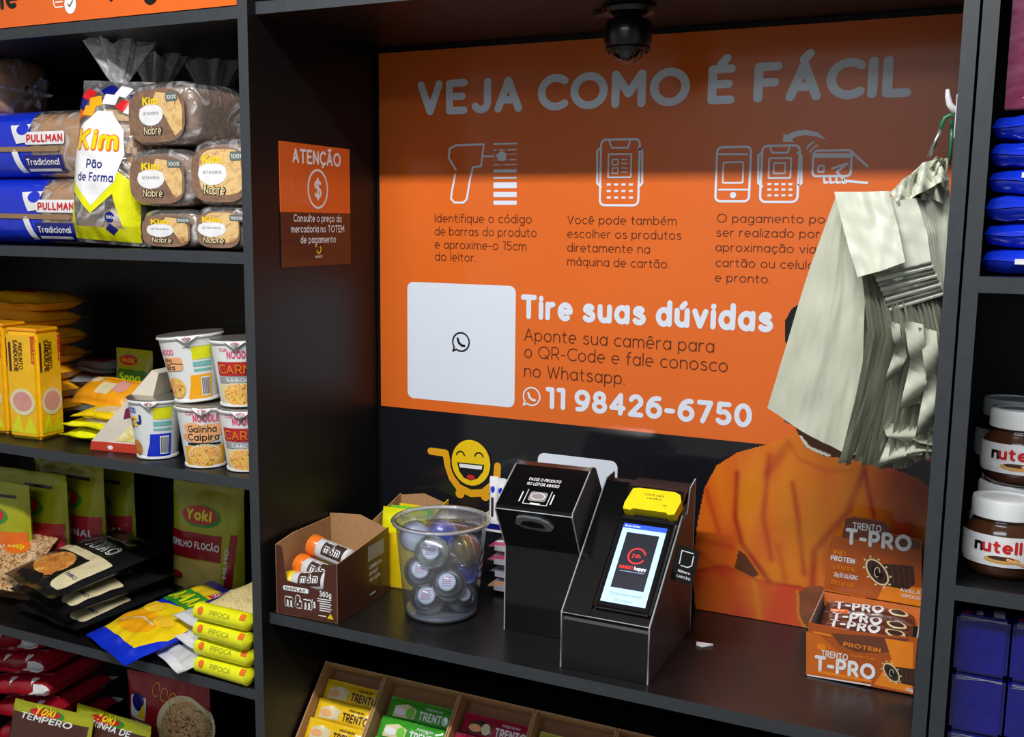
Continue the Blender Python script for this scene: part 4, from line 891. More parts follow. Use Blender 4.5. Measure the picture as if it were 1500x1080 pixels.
for k, (u_, v_, y_, c_, wd) in enumerate(((62, 1046, .04, 'brown', 'TEMPERO'), (150, 1056, .075, 'olive', 'FARINHA DE'))):
    q = py_(u_, v_, y_)
    t = thing('farofa_pouch', ('brown and yellow pouch at the lower left photo corner', 'olive and brown pouch at the bottom edge, nearer the red grain bag')[k], 'food pouch', (q.x, y_, z+.0), (radians(-14), 0, radians(4-6*k)), 'pouches on the lowest visible shelf')
    hh = (q.z-z)/cos(radians(14)); w_ = .20; d = pillow(t, w_, hh, .05, cr['olive'], seal=.01, seed=130+k, bot=False)
    d.rect(-w_*.47, hh*.3, w_*.47, hh*.83, cr[c_ if k == 0 else 'brown'], 1); d.ell(-.01, hh*.88, .045, hh*.075, cr['green'], 2); d.ell(-.015, hh*.885, .038, hh*.06, cr['red'], 3); d.text('Yoki', -.04, hh*.86, .014, cr['lemon'], 1.7, 4, width=.05); d.text(wd, -.07, hh*.76, .010, cr['white'], 1.5, 3, width=.13)
    d.build('pouch_print', t)

# ============================================================ RIGHT COLUMN
z = R1
foilb = mat('blue_foil', (16, 52, 215), .16, coat=.8, bump=1.0, bscale=30)
for k in range(6):
    t = thing('coffee_brick', 'shiny blue foil pack on the right shelf, ' + ('lowest', 'second', 'third', 'fourth', 'fifth', 'topmost')[k] + ' of six', 'food pack', (1.10, .036+.004*(k % 2), z+.0155+k*.0302), (radians(-90), 0, radians((1, -1, 2, 0, -1, 1)[k])), 'stacked blue foil packs')
    d = pillow(t, .168, .21, .0335, foilb, seed=140+k, seal=.002, wr=.0022, nu=34, q=.16)
    e = MB(); e.box((-.05+.012*(k % 3), -.006, -.0015), (.05, .0, .001), cr['white']); d.build('pack_print', t) if d.mb.f else None
    o = e.build('seal_strip', None, t); o.location = (0, .002-.006*(k % 2), .0)
t = thing('carton', 'purple carton standing on the blue foil packs', 'box', (1.027, .045, z+.186))
f_, r_, tp_ = carton(t, .13, .06, .155, cr['magenta']); f_.text('Mais', .028, .070, .014, cr['white'], 1.2, 2); f_.text('PROTEÍNA', .022, .032, .006, cr['white'], 1.4, 2); f_.text('CROCANTE', .022, .022, .006, cr['white'], 1.4, 2); f_.rect(.018, .05, .1, .0508, cr['white'], 1); f_.rect(.018, .012, .1, .0128, cr['white'], 1); f_.build('box_print', t)
z = R2
jarb = mat('hazelnut_spread', (72, 42, 26), .12, coat=.7, var=.1); lidw = mat('jar_lid_white', (228, 230, 232), .35, bump=.02)
def jar(loc, label, turn):
    t = thing('spread_jar', label, 'jar', loc, 0, 'chocolate spread jars')
    R_ = .0435; t.scale = (1, 1, .875); mb = MB(); mb.lathe([(.030, 0), (.034, .001), (.0385, .008), (.0425, .02), (R_, .034), (R_, .050), (.0415, .062), (.036, .072), (.0335, .077), (.0335, .084)], 48, jarb, sy=.82); mb.build('jar_body', None, t, smooth=True)
    lb = MB(); lb.lathe([(.0352, .0815), (.0365, .0825), (.0368, .1045), (.0355, .108), (.030, .1085), (.0295, .1065), (.001, .1065)], 48, lidw, sy=.86, wob=lambda a, zz: 1+(.006*cos(40*a) if .083 < zz < .104 else 0)); lb.build('lid', None, t, smooth='auto')
    def F(u, v, o):
        a = u/R_-pi/2+turn
        r_ = R_+.0006+o-max(0, (.028-v))*.12-max(0, v-.055)*.05
        return Vector((r_*cos(a), r_*.82*sin(a)-.0001, v))
    d = Deco(F, maxlen=.005, step=.0003)
    d.rect(-.066, .020, .066, .062, cr['white'], 1, .004); d.text('n', -.034, .040, .016, cr['black'], 1.9, 3); d.text('utella', -.0245, .040, .016, mat('logo_red', (200, 30, 30)), 1.8, 3, width=.056)
    d.ell(-.002, .030, .020, .0055, mat('toast_print', (214, 160, 90)), 2); d.ell(-.003, .0325, .014, .0028, cr['choc'], 3); d.line([(.004, .032), (.026, .023)], .0035, cr['peach'], 3); d.ell(.028, .03, .005, .003, cr['lgreen'], 3, 10)
    d.text('350g', .044, .05, .006, cr['black'], 1.4, 3); d.build('label_print', t)
JX = 1.062
jar((JX, .072, z+.0005), 'chocolate spread jar in front on the right shelf, white label facing out', .05)
jar((JX+.006, .155, z+.0005), 'chocolate spread jar behind the front one, only its lid showing', 0)
jar((JX+.013, .150, z+.0960), 'chocolate spread jar stacked above, on the hidden middle jar', .0)
jar((JX+.01, .240, z+.0005), 'chocolate spread jar at the back of the right shelf', 0)
jar((JX+.005, .235, z+.0960), 'chocolate spread jar stacked at the back, dark behind the upper jar', 0)
jar((JX+.094, .10, z+.0005), 'chocolate spread jar beyond the photo edge on the right shelf', .0)
z = -.12
MBX = .0585
fb = mat('blue_block_foil', (18, 20, 120), .2, coat=.6, bump=1.0, bscale=34)
for c_ in range(3):
    for k in range(4):
        t = thing('blue_block_pack', 'dark blue wrapped pack, %s column, %s row, lower right shelf' % (('left', 'middle', 'right')[c_], ('lowest', 'second', 'third', 'top')[k]), 'food pack', (1.019+c_*(MBX+.0025), .030, z+k*.0745+.0008), 0, 'blue wrapped packs, lower right')
        f_, r_, tp_ = carton(t, MBX, .11, .0735, fb, 'wrapper', .004)
        for q in range(3): f_.line([(.004, .071-q*.002), (.02+.012*q, .0715), (.054, .0695+.001*q)], .0007, cr['grey'], 1+q)
        f_.line([(.006, .02+.01*k), (.02, .035), (.045, .03)], .0006, fb, 1)
        if k == 3: tp_.text('3', .02, .006, .012, cr['white'], 1.8, 2); tp_.rect(.006, .004, .016, .012, cr['red'], 2); tp_.rect(.04, .004, .052, .03, cr['white'], 2); tp_.build('top_print', t)
        f_.build('wrap_creases', t)

# ============================================================ COUNTER
def plane_deco(t, y, step=.0003):             # flat print on the vertical plane y of an unrotated thing, in world x and z
    l = t.location; return Deco(lambda u, v, o: Vector((u-l.x, y-l.y-o, v-l.z)), step=step)
def pt(dc, txt, x0, y0, x1, y1, cap, m, wt, Y, L=2):
    a = py_(x0, y0, Y); b = py_(x1, y1, Y); c = py_(x0, y0-cap, Y)
    dc.text(txt, a.x, a.z, c.z-a.z, m, wt, L, width=b.x-a.x, rot=math.atan2(b.z-a.z, b.x-a.x))
def panel(mb, a, b, mo, mi, th=.0022):        # card wall: outer skin and kraft inner skin are decided by the caller's order
    mb.box(a, b, mo)
# ---- brown candy carton with tubes
cb = mat('candy_brown', (78, 40, 30), .35, var=.05, coat=.2)
t = thing('candy_carton', 'open brown candy carton with white lettering at the left end of the counter', 'box', (.012, .022, .0006), radians(3.5))
w_, d_, h = .116, .168, .104; k_ = .0018
mb = MB(); F0 = lambda a, b: Vector((a, 0, b)); F1 = lambda a, b: Vector((a, k_, b))
mb.prism([(0, 0), (w_, 0), (w_, .098), (w_-.022, .094), (w_-.028, .050), (.02, .058), (.012, .113), (0, .116)], F0, F1, cb); mb.build('front_panel', None, t)
MB().prism([(0, 0), (d_, 0), (d_, .118), (.05, .122), (0, .116)], lambda a, b: Vector((0, a, b)), lambda a, b: Vector((k_, a, b)), kraft).build('side_panel', None, t)
mb = MB(); mb.prism([(0, 0), (d_, 0), (d_, .112), (.10, .106), (0, .098)], lambda a, b: Vector((w_-.001, a, b)), lambda a, b: Vector((w_, a, b)), cb); mb.prism([(0, 0), (d_, 0), (d_, .112), (.10, .106), (0, .098)], lambda a, b: Vector((w_-.002, a, b)), lambda a, b: Vector((w_-.001, a, b)), kraft); mb.build('side_panel', None, t)
MB().prism([(0, 0), (w_, 0), (w_, .108), (.06, .128), (0, .124)], lambda a, b: Vector((a, d_-k_, b)), lambda a, b: Vector((a, d_, b)), kraft).build('back_panel', None, t)
MB().box((0, 0, 0), (w_, d_, .0015), kraft).build('base_panel', None, t)
d = Deco(lambda u, v, o: Vector((u, -o, v)), step=.0003)
d.text('m&m', .0165, .016, .020, cr['white'], 3.6, 2, width=.052); d.text('m&m', .0175, .0165, .019, cb, 1.5, 3, width=.050); d.text("'s", .068, .02, .014, cr['white'], 1.8, 3, width=.007)
d.rect(.014, .042, .062, .050, cr['white'], 2, .003); d.text('DISPLAY', .018, .0435, .0045, cb, 1.6, 3, width=.038)
d.text('360g', .082, .041, .009, cr['white'], 1.8, 2, width=.022)
for k in range(6): d.rect(.078+(.004 if k > 1 else 0), .036-k*.0038, .104-.002*(k % 2), .0378-k*.0038, cr['white'], 2)
d.rect(.080, .008, .094, .0098, cr['white'], 2); d.poly([(.096, .006), (.108, .006), (.102, .015)], cr['yellow'], 2); d.build('front_print', t)
d = Deco(lambda u, v, o: Vector((w_+o, u, v)), step=.0003)
gs = mat('silver_panel', (150, 145, 145), .35); d.rect(.095, .072, .15, .098, gs, 1); 
for k, (a, b) in enumerate(((.098, .142), (.098, .128), (.1, .136))): d.text(('CONFEITOS', 'CHOCOLATE', 'AO LEITE')[k], a, .058-k*.011, .006, cr['white'], 1.7, 2, width=b-a)
d.rect(.134, .02, .146, .05, cr['choc'], 1, .004); d.rect(.10, .012, .12, .0145, cr['white'], 1); d.build('side_print', t)
# tubes: each a thing inside the carton
tw = mat('tube_white', (210, 212, 214), .25, coat=.4); to_ = mat('tube_cap_orange', (236, 120, 36), .3, coat=.3); ty = mat('tube_cap_yellow', (238, 205, 40), .3, coat=.3)
def tube(loc, rz, ry, cap, label, L=.085, r=.0165):
    o = thing('candy_tube', label, 'candy', loc, (0, ry, rz), 'candy tubes in the brown carton')
    b = MB(); b.lathe([(r*.96, .018), (r, .02), (r, L), (r*.8, L+.002), (r*.8, L+.0025)], 28, tw); q_ = b.build('tube_body', None, o, smooth='auto'); q_.rotation_euler = (0, pi/2, 0)
    c = MB(); c.lathe([(r*.75, -.002), (r*1.08, 0), (r*1.12, .004), (r*1.1, .014), (r*1.0, .0185)], 28, cap, wob=lambda a, zz: 1+.02*cos(14*a)); q_ = c.build('cap', None, o, smooth='auto'); q_.rotation_euler = (0, pi/2, 0)
    d = Deco(lambda u, v, oo: (lambda a: Vector((u, -(r+oo)*cos(a), (r+oo)*sin(a))))(v/r), maxlen=.004, step=.0003)
    d.rect(.032, -.002, .075, .026, cr['choc'], 1, .002); d.text('m&m', .036, .004, .013, cr['white'], 3.2, 2, width=.034); d.text('m&m', .0365, .0045, .012, cr['choc'], 1.2, 3, width=.032); d.text('MINIS', .034, .020, .005, cr['white'], 1.6, 3, width=.02)
    d.build('tube_print', o); return o
tube((.032, .095, .098), radians(-6), radians(8), to_, 'white candy tube with an orange cap, highest in the brown carton', .082)
tube((.022, .072, .070), radians(-8), radians(6), to_, 'white candy tube with an orange cap, in the middle of the brown carton', .08)
tube((.018, .042, .048), radians(4), radians(-8), ty, 'white candy tube with a yellow cap, lying by the front opening', .08)
tube((.040, .13, .056), radians(-10), radians(4), ty, 'candy tube at the back of the brown carton, mostly hidden', .07)
tube((.030, .095, .020), radians(2), 0, to_, 'candy tube lying on the carton floor beneath the others', .075)
# ---- kraft carton with yellow packs behind
t = thing('candy_carton', 'yellow and brown candy carton with a raised kraft back, behind the brown one', 'box', (.068, .205, .0006), radians(2))
w_, d_, h = .10, .12, .135
MB().box((0, 0, 0), (w_, d_, .0015), kraft).build('base_panel', None, t)
MB().box((0, 0, 0), (w_, .0018, .10), cr['yellow']).build('front_panel', None, t); MB().prism([(0, 0), (w_, 0), (w_, .125), (.05, .14), (0, .132)], lambda a, b: Vector((a, d_-.002, b)), lambda a, b: Vector((a, d_, b)), kraft).build('back_panel', None, t)
for x_, m_ in ((0, kraft), (w_-.0018, cr['yellow'])): MB().prism([(0, 0), (d_, 0), (d_, .135), (0, .105)], lambda a, b: Vector((x_, a, b)), lambda a, b: Vector((x_+.0018, a, b)), m_).build('side_panel', None, t)
d = Deco(lambda u, v, o: Vector((w_+o, u, v)), step=.0003); d.poly([(0, .07), (.12, .085), (.12, .10), (0, .085)], cr['red'], 1); d.poly([(0, .02), (.12, .035), (.12, .075), (0, .06)], cr['choc'], 1); d.text('m&m', .01, .035, .02, cr['white'], 3, 2, width=.06); d.ell(.03, .098, .012, .008, cr['red'], 2); d.ell(.02, .02, .01, .014, cr['yellow'], 2); d.build('side_print', t)
for k in range(3):
    o = thing('candy_bag', 'glossy yellow-green candy bag sticking out of the rear carton, ' + ('nearest', 'middle', 'rearmost')[k], 'candy', (.118, .235+.028*k, .004), (radians(-8), 0, radians(4)), 'candy bags in the rear carton')
    pillow(o, .086, .128-.004*k, .022, (cr['lemon'], cr['lgreen'], cr['yellow'])[k], seed=160+k, nu=16, nv=20)

# ---- clear bucket of capsule balls
bq = pz_(646, 917, 0); dv = Vector((bq.x-CAM.x, bq.y-CAM.y, 0)).normalized(); RB, RT = .0600, .0745
bc = Vector((bq.x+dv.x*RB, bq.y+dv.y*RB, 0)); BH = .158
t = thing('clear_bucket', 'round clear plastic bucket full of capsule balls, left of the scanner stand', 'bucket', (bc.x, bc.y, .0006))
clr = filmmat('clear_plastic', tint=(226, 234, 248), gloss=.16, rough=.08, bump=.05, bscale=20, milk=.07); rimm = filmmat('clear_plastic_rim', tint=(225, 230, 240), gloss=.45, rough=.1, bump=.1, milk=.35)
MB().lathe([(.001, 0), (RB-.004, 0), (RB, .004), (RT, BH-.004)], 64, clr).build('bucket_wall', None, t, smooth=True)
mb = MB(); prof = [(RT, BH-.006), (RT+.006, BH-.005), (RT+.007, BH-.002), (RT+.005, BH), (RT-.0005, BH), (RT-.001, BH-.006)]; mb.lathe(prof, 64, rimm); mb.f = mb.f[:-2]; mb.m = mb.m[:-2]; mb.build('rim', None, t, smooth=True)
MB().lathe([(RB-.006, .0015), (RB-.002, .003), (RB-.001, .008), (RB-.003, .009)], 48, rimm).build('base_ring', None, t, smooth=True)
shell = filmmat('capsule_shell', gloss=.35, rough=.06, bump=.05, bscale=10, milk=.03)
def onpl(u, v, off):
    dd = (FWD + RGT*((u-750)/FPX) - UPV*((v-540)/FPX)); n = dv; p0 = bc+dv*off; tt = (p0-CAM).dot(n)/dd.dot(n); return CAM+dd*tt
ri = mat('capsule_dark', (34, 34, 40), .25, coat=.5)
gold = mat('capsule_gold', (190, 150, 60), .3, metal=.5); grn = mat('capsule_grey', (150, 155, 135), .4); blu = mat('capsule_blue', (30, 50, 170), .3, coat=.4); wht = mat('capsule_white', (215, 218, 222), .35); org = mat('capsule_orange', (235, 120, 60), .35, coat=.3)
balls = [(633, 809, -.030, .0290, grn, 1, 'grey capsule ball with a white and pink disc, upper left in the bucket'), (606.5, 839, -.026, .0290, ri, 1, 'dark capsule ball with a white disc at the left wall of the bucket'),
    (658, 856, -.036, .0290, ri, 1, 'large dark capsule ball with a white disc in the centre of the bucket'), (621, 886, -.030, .0290, ri, 1, 'dark capsule ball with a white disc at the lower left of the bucket'),
    (681, 806, -.018, .0290, gold, 0, 'gold and orange capsule ball at the upper right of the bucket'), (685, 876, -.022, .026, ri, 2, 'capsule ball with a smaller tilted white disc at the lower right'),
    (695, 836, -.004, .0255, blu, 0, 'blue capsule ball at the right wall of the bucket'), (648, 783, .012, .0265, blu, 0, 'blue capsule ball near the top of the heap'), (607, 786, .010, .0265, wht, 0, 'pale capsule ball at the top left of the heap'),
    (655, 830, .030, .026, grn, 0, 'capsule ball hidden at the back of the bucket, middle'), (620, 845, .030, .026, blu, 0, 'capsule ball hidden at the back of the bucket, left'), (650, 885, .026, .026, wht, 0, 'pale capsule ball hidden at the back of the bucket floor')]
for (u, v, off, r, m_, kd, lb) in balls:
    c = onpl(u, v, off); rr = math.hypot(c.x-bc.x, c.y-bc.y); lim = RB+(RT-RB)*c.z/BH-r-.0015
    if rr > lim: s_ = lim/rr; c = Vector((bc.x+(c.x-bc.x)*s_, bc.y+(c.y-bc.y)*s_, c.z))
    c.z = max(c.z, r+.005)
    o = thing('capsule_ball', lb, 'toy capsule', c, 0, 'capsule balls in the clear bucket')
    face = (CAM-c).normalized()
    if kd == 2: face = (face+Vector((.35, 0, .35))).normalized()
    if kd == 1: face = (face+Vector((-.12, 0, .10))).normalized()
    if m_ is gold: face = (face+Vector((-1.1, 0, -.5))).normalized()
    Q = face.to_track_quat('Z', 'Y'); o.rotation_mode = 'QUATERNION'; o.rotation_quaternion = Q
    MB().lathe([(max(.0003, r*sin(a)), -r*cos(a)) for a in [pi*k/16 for k in range(17)]], 28, shell).build('clear_shell', None, o, smooth=True)
    MB().lathe([(.0003, -r*.9)]+[(r*.9*sin(a), -r*.9*cos(a)) for a in [pi*k/14 for k in range(1, 9)]]+[(r*.86, r*.1), (r*.5, r*.34), (r*.2, r*.4)], 28, m_).build('inner_toy', None, o, smooth=True)
    if kd:
        s_ = .0145 if kd == 1 else .012
        d = Deco(lambda a, b, oo: Vector((a, b, r*.80+oo)), step=.0003); d.ell(0, 0, s_, s_, cr['white'], 1, 28); d.arc(0, 0, s_*.95, s_*.95, 0, 360, .0016, cr['grey'], 2, 26)
        for q in range(5): d.line([(-s_*.5, s_*.45-q*s_*.22), (s_*(.5-.1*(q % 2)), s_*.5-q*s_*.22)], .0012, (cr['pink'], cr['grey'], cr['ldred'])[q % 3], 2)
        d.build('label_disc', o)
    elif m_ is gold:
        d = MB(); d.lathe([(r*.92*sin(a), -r*.92*cos(a)) for a in [pi*.02, pi*.12, pi*.25, pi*.4]], 24, org); d.build('coloured_band', None, o, smooth=True)

# ---- rear chocolate packs and sachet tray
X0 = py_(640, 800, .245).x
for k in range(4):
    t = thing('wafer_pack', ('tan and white flat pack, lowest', 'grey and dark flat pack, second', 'red and white flat pack, third', 'red and white flat pack, top') [k] + ' in the pile behind the bucket', 'candy', (.27+.075, .262, .0135+k*.0235), (radians(-90), 0, radians((2, -2, 3, 0)[k])), 'flat packs behind the bucket')
    d = pillow(t, .135, .075, .022, (cr['peach'], cr['grey'], cr['pink'], cr['pink'])[k], seed=170+k, seal=.003, nu=20, nv=14); d.rect(-.06, .01, .06, .06, cr['white'], 1)
    d.build('pack_print', t)
    e = Deco(lambda u, v, o: Vector((u, -.0005-o, v)), step=.0005)
    e.rect(-.055, -.005, .055, .005, cr['white'], 1); e.rect(.02, -.007, .05, .007, (cr['orange'], cr['choc'], cr['red'], cr['red'])[k], 2); e.text(('wafer', 'BIS', 'KitKat', 'KitKat')[k], -.03, -.004, .007, (cr['brown'], cr['navy'], cr['red'], cr['red'])[k], 1.6, 2, width=.04)
    o = e.build('edge_print', t); o.rotation_euler = (radians(90), 0, 0); o.location = (0, .0, 0); o.location.y = .001
t = thing('sachet_tray', 'low white tray of upright sachets on the flat packs behind the bucket', 'box', (.262, .265, .1075))
MB().box((0, 0, 0), (.135, .07, .0015), cr['white']).box((0, 0, 0), (.135, .0015, .022), cr['white']).box((0, .0685, 0), (.135, .07, .03), cr['white']).box((0, 0, 0), (.0015, .07, .028), cr['white']).box((.1335, 0, 0), (.135, .07, .028), cr['white']).build('tray', None, t)
d = Deco(lambda u, v, o: Vector((u, -o, v)), step=.0003); d.rect(.01, .006, .125, .016, cr['navy'], 1); d.rect(.09, .002, .12, .02, cr['choc'], 2); d.build('tray_print', t)
for k in range(8):
    t = thing('drink_sachet', 'slim white and blue sachet standing in the white tray, ' + ('first', 'second', 'third', 'fourth', 'fifth', 'sixth', 'seventh', 'rightmost')[k] + ' from the left', 'sachet', (.273+k*.0162, .288-.004*(k % 3), .110), (radians(-6), radians(-2+k*.6), 0), 'upright sachets behind the bucket')
    d = pillow(t, .0155, .088, .007, cr['white'], seed=180+k, seal=.005, nu=8, nv=14)
    d.line([(0, .02), (0, .05)], .005, cr['blue'] if k % 3 else cr['choc'], 1); d.ell(0, .066, .004, .006, cr['blue'], 1, 10); d.line([(-.005, .015), (-.005, .07)], .0014, cr['grey'], 1); d.build('sachet_print', t)

# ---- scanner stand
ac = mat('gloss_black_acrylic', (13, 13, 15), .14, coat=.5, var=.05); acs = mat('acrylic_side', (66, 68, 72), .5, coat=0, var=.05, scale=12); ew = mat('acrylic_edge', (165, 170, 175), .3); scr_w = mat('print_white', (235, 235, 238), .35, emit=0)
satin = mat('satin_black', (17, 17, 19), .38)
t = thing('scanner_stand', 'tall black acrylic barcode scanner stand between the bucket and the card terminal', 'scanner', (.3725, .128, .0006), radians(3))
prof = [(0, 0), (0, .138), (-.042, .208), (-.040, .214), (.040, .259), (.052, .262), (.066, .257), (.125, .185), (.125, 0)]
w_ = .124
MB().prism(prof, lambda a, b: Vector((.002, a, b)), lambda a, b: Vector((w_-.002, a, b)), ac).build('body', None, t)
for x0, m_ in ((0, acs), (w_-.002, acs)): MB().prism([(a+(.001 if 0 < a else -.001), b+(.001 if b > 0 else 0)) for a, b in prof], lambda a, b: Vector((x0, a, b)), lambda a, b: Vector((x0+.002, a, b)), m_).build('side_panel', None, t)
d = MB()
for x0 in (-.0002, w_-.0018):
    for i in range(1, 5):
        (a, b), (c_, e_) = prof[i-1], prof[i]
        d.tube([(x0+.001, a-.0012, b), (x0+.001, c_-.0012, e_)], .0011, 6, ew)
d.tube([(0, -.0425, .2085), (w_, -.0425, .2085)], .0008, 6, ew); d.build('edge_trim', None, t)
sl0 = Vector((0, -.040, .214)); sd = Vector((0, .080, .045)).normalized(); sn = Vector((0, -.045, .080)).normalized()
d = Deco(lambda u, v, o: Vector((u, 0, 0))+sl0+sd*v+sn*o, step=.0004)
d.text('PASSE O PRODUTO', .034, .058, .0062, scr_w, 1.5, 1, width=.052); d.text('NO LEITOR ABAIXO', .034, .048, .0062, scr_w, 1.5, 1, width=.052)
for u0 in (.034, .084): d.line([(u0, .012), (u0, .032)], .002, scr_w); 
d.line([(.041, .038), (.041, .008), (.079, .008), (.079, .038)], .0012, scr_w)
d.rect(.046, .015, .074, .035, gs, 1, .004); d.arc(.060, .025, .011, .007, 0, 360, .0014, scr_w, 2); d.rect(.052, .008, .068, .011, scr_w, 1); d.build('instruction_icon', t)
hd = Vector((0, -.042, .070)).normalized(); hn = Vector((0, -.070, -.042)).normalized(); h0 = Vector((0, 0, .138))
fnw = lambda u, v, o: Vector((u, 0, 0))+h0+hd*v+hn*o
d = Deco(fnw, step=.0006); 
mb = MB(); P = [(.030, .058), (.034, .071), (.046, .074), (.070, .073), (.084, .066), (.090, .056), (.086, .050), (.074, .048), (.044, .050)]
mb.prism(P, lambda a, b: fnw(a, b, 0), lambda a, b: fnw(a, b, .0045), mat('scanner_grey', (95, 98, 102), .25, coat=.6)); mb.build('scanner_bezel', None, t)
P2 = [(.038, .058), (.044, .066), (.060, .068), (.074, .064), (.078, .056), (.060, .054)]
MB().prism(P2, lambda a, b: fnw(a, b, .004), lambda a, b: fnw(a, b, .0053), ac).build('scanner_window', None, t)

# ---- payment terminal holder
TX, TY = .504, .042
t = thing('terminal_stand', 'sloping black acrylic stand holding the card terminal, right of the scanner', 'stand', (TX, TY, .0006))
w_ = .131; ang = radians(41.5); S0 = Vector((0, 0, .083)); SD = Vector((0, cos(ang), sin(ang))); SN = Vector((0, -sin(ang), cos(ang)))
prof = [(0, 0), (0, .083), (.178, .083+.178*math.tan(ang)), (.212, .243), (.212, 0)]
MB().prism([(a, b-(.010 if 0 < b else 0)) for a, b in prof], lambda a, b: Vector((.002, a, b)), lambda a, b: Vector((w_-.002, a, b)), satin).build('body', None, t)
MB().prism([(.0, 0), (0, .082), (.212, .082), (.212, 0)], lambda a, b: Vector((.0, a, b)), lambda a, b: Vector((.002, a, b)), acs).prism([(0, .082), (.178, .083+.178*math.tan(ang)), (.212, .243), (.212, .082)], lambda a, b: Vector((0, a, b)), lambda a, b: Vector((.002, a, b)), acs).build('side_panel', None, t)
RP = [(0, 0), (0, .083), (.150, .202), (.153, .190), (.160, .200), (.163, .190), (.172, .204), (.176, .196), (.19, .235), (.219, .243), (.219, 0)]
MB().prism(RP, lambda a, b: Vector((w_-.002, a, b)), lambda a, b: Vector((w_+.0005, a, b)), acs).build('side_panel', None, t)
sf = lambda u, v, o: Vector((u, 0, 0))+S0+SD*v+SN*o
mb = MB(); mb.prism([(.002, .0), (.042, .0), (.042, .232), (.002, .232)], lambda a, b: sf(a, b, -.010), lambda a, b: sf(a, b, .002), ac); mb.build('left_cover', None, t)
MB().prism([(.042, .0), (w_-.002, .0), (w_-.002, .012), (.042, .012)], lambda a, b: sf(a, b, -.012), lambda a, b: sf(a, b, .0005), ac).build('lower_lip', None, t)
MB().box((.042, .160, .215), (w_-.002, .212, .238), satin).build('rear_ledge', None, t)
d = MB(); d.tube([(0, -.0008, 0), (0, -.0008, .083), tuple(S0+SD*.232)], .0011, 6, ew); d.tube([(w_, -.0008, 0), (w_, -.0008, .083), (w_, .150, .2035)], .0013, 6, ew); d.tube([(w_, .0, .083), (0, .0, .083)], .0008, 6, ew); d.tube([(w_, .1900, .2365), (w_, .219, .2445), (w_, .219, 0)], .0010, 6, ew); d.tube([(w_, .177, .198), (w_, .19, .2365)], .0009, 6, ew); d.build('edge_trim', None, t)
# hanging card
MB().box((0, 0, 0), (.030, .0012, .050), ac, .0005)
o = thing('card_tag', 'small black tag with white marks sticking out beside the terminal screen', 'sign', Vector((TX+w_+.0025, TY+.086, py_(980, 848, TY+.086).z)), (radians(-4), radians(8), 0))
MB().box((0, 0, 0), (.034, .0014, .052), ac, .0005).build('card', None, o)
d = Deco(lambda u, v, oo: Vector((u, -oo, v)), step=.0003); 
d.line([(.009, .026), (.009, .046), (.013, .046)], .0014, scr_w); d.line([(.027, .042), (.027, .028), (.022, .024), (.012, .024)], .0014, scr_w); d.line([(.015, .046), (.026, .046)], .0014, scr_w)
d.text('Número', .009, .014, .004, scr_w, 1.5, 1, width=.018); d.text('CARTÃO', .008, .006, .0035, scr_w, 1.5, 1, width=.021); d.build('card_print', o)
# card terminal
M_ = Matrix(((1, 0, 0), (0, SD.y, SN.y), (0, SD.z, SN.z))).to_euler()
o = thing('card_terminal', 'card terminal with a lit blue-white screen and a yellow printer cover', 'card terminal', Vector((TX, TY, .0006))+sf(.044, .0145, -.006), M_)
tb = mat('terminal_black', (18, 19, 22), .22, coat=.4)
MB().box((0, 0, -.002), (.0845, .158, .012), tb, .003).build('body', None, o, smooth='auto')
MB().box((.003, .003, .012), (.0815, .150, .0128), mat('screen_glass_black', (6, 6, 8), .08, coat=.6), .0003).build('screen_glass', None, o)
def em(n, c, s): return mat(n, c, .3, emit=s, var=.01)
sb = em('screen_blue_light', (172, 208, 250), .62); sbar = em('screen_bar_blue', (40, 80, 220), .7); sdk = em('screen_dark', (28, 30, 42), .3); srd = em('screen_red', (220, 50, 50), .6); swt = em('screen_white', (230, 235, 245), .6); sgy = em('screen_grey', (120, 140, 170), .6)
d = Deco(lambda u, v, oo: Vector((u, v, .0128+oo)), step=.0002)
d.rect(.009, .010, .0755, .142, sb, 1); d.rect(.009, .134, .0755, .142, sbar, 2); d.text('Boas vindas', .012, .1365, .003, swt, 1.2, 3)
d.rect(.0175, .034, .067, .127, sdk, 2); d.arc(.0425, .089, .0125, .0125, 20, 330, .0024, srd, 3, 24); d.text('24h', .0355, .0855, .0065, srd, 1.3, 4, width=.013)
d.text('MARKET', .0215, .066, .0052, srd, 2, 3, width=.021); d.text('happy', .044, .066, .0056, swt, 1.9, 3, width=.018); d.rect(.024, .0615, .06, .0628, sgy, 3)
d.text('TOQUE PARA INICIAR', .018, .023, .0034, sgy, 1.2, 3, width=.048); d.text('24h market', .028, .0135, .0028, sgy, 1.2, 3, width=.028); d.build('screen', o)
yc = mat('printer_yellow', (246, 222, 10), .3, coat=.3)
bm_ = MB(); bm_.prism([(.004, .160), (.0035, .171), (.010, .198), (.020, .2), (.075, .2), (.084, .196), (.088, .185), (.083, .161), (.074, .159), (.070, .1625), (.020, .1625), (.015, .159)], lambda a, b: Vector((a, b, .006)), lambda a, b: Vector((a, b, .024)), yc); bm_.build('printer_cover', None, o)
MB().box((.002, .158, -.002), (.084, .204, .007), tb, .002).build('printer_base', None, o, smooth='auto')
d = Deco(lambda u, v, oo: Vector((u, v, .024+oo)), step=.0003); bl = mat('faint_print', (120, 110, 20), .5); d.text('CORTE AQUI', .03, .188, .0035, bl, 1.3, 1, width=.03); d.text('recibo', .036, .182, .0035, bl, 1.3, 1, width=.022); d.text('TEF', .062, .172, .003, bl, 1.3, 1); d.build('cover_print', o)
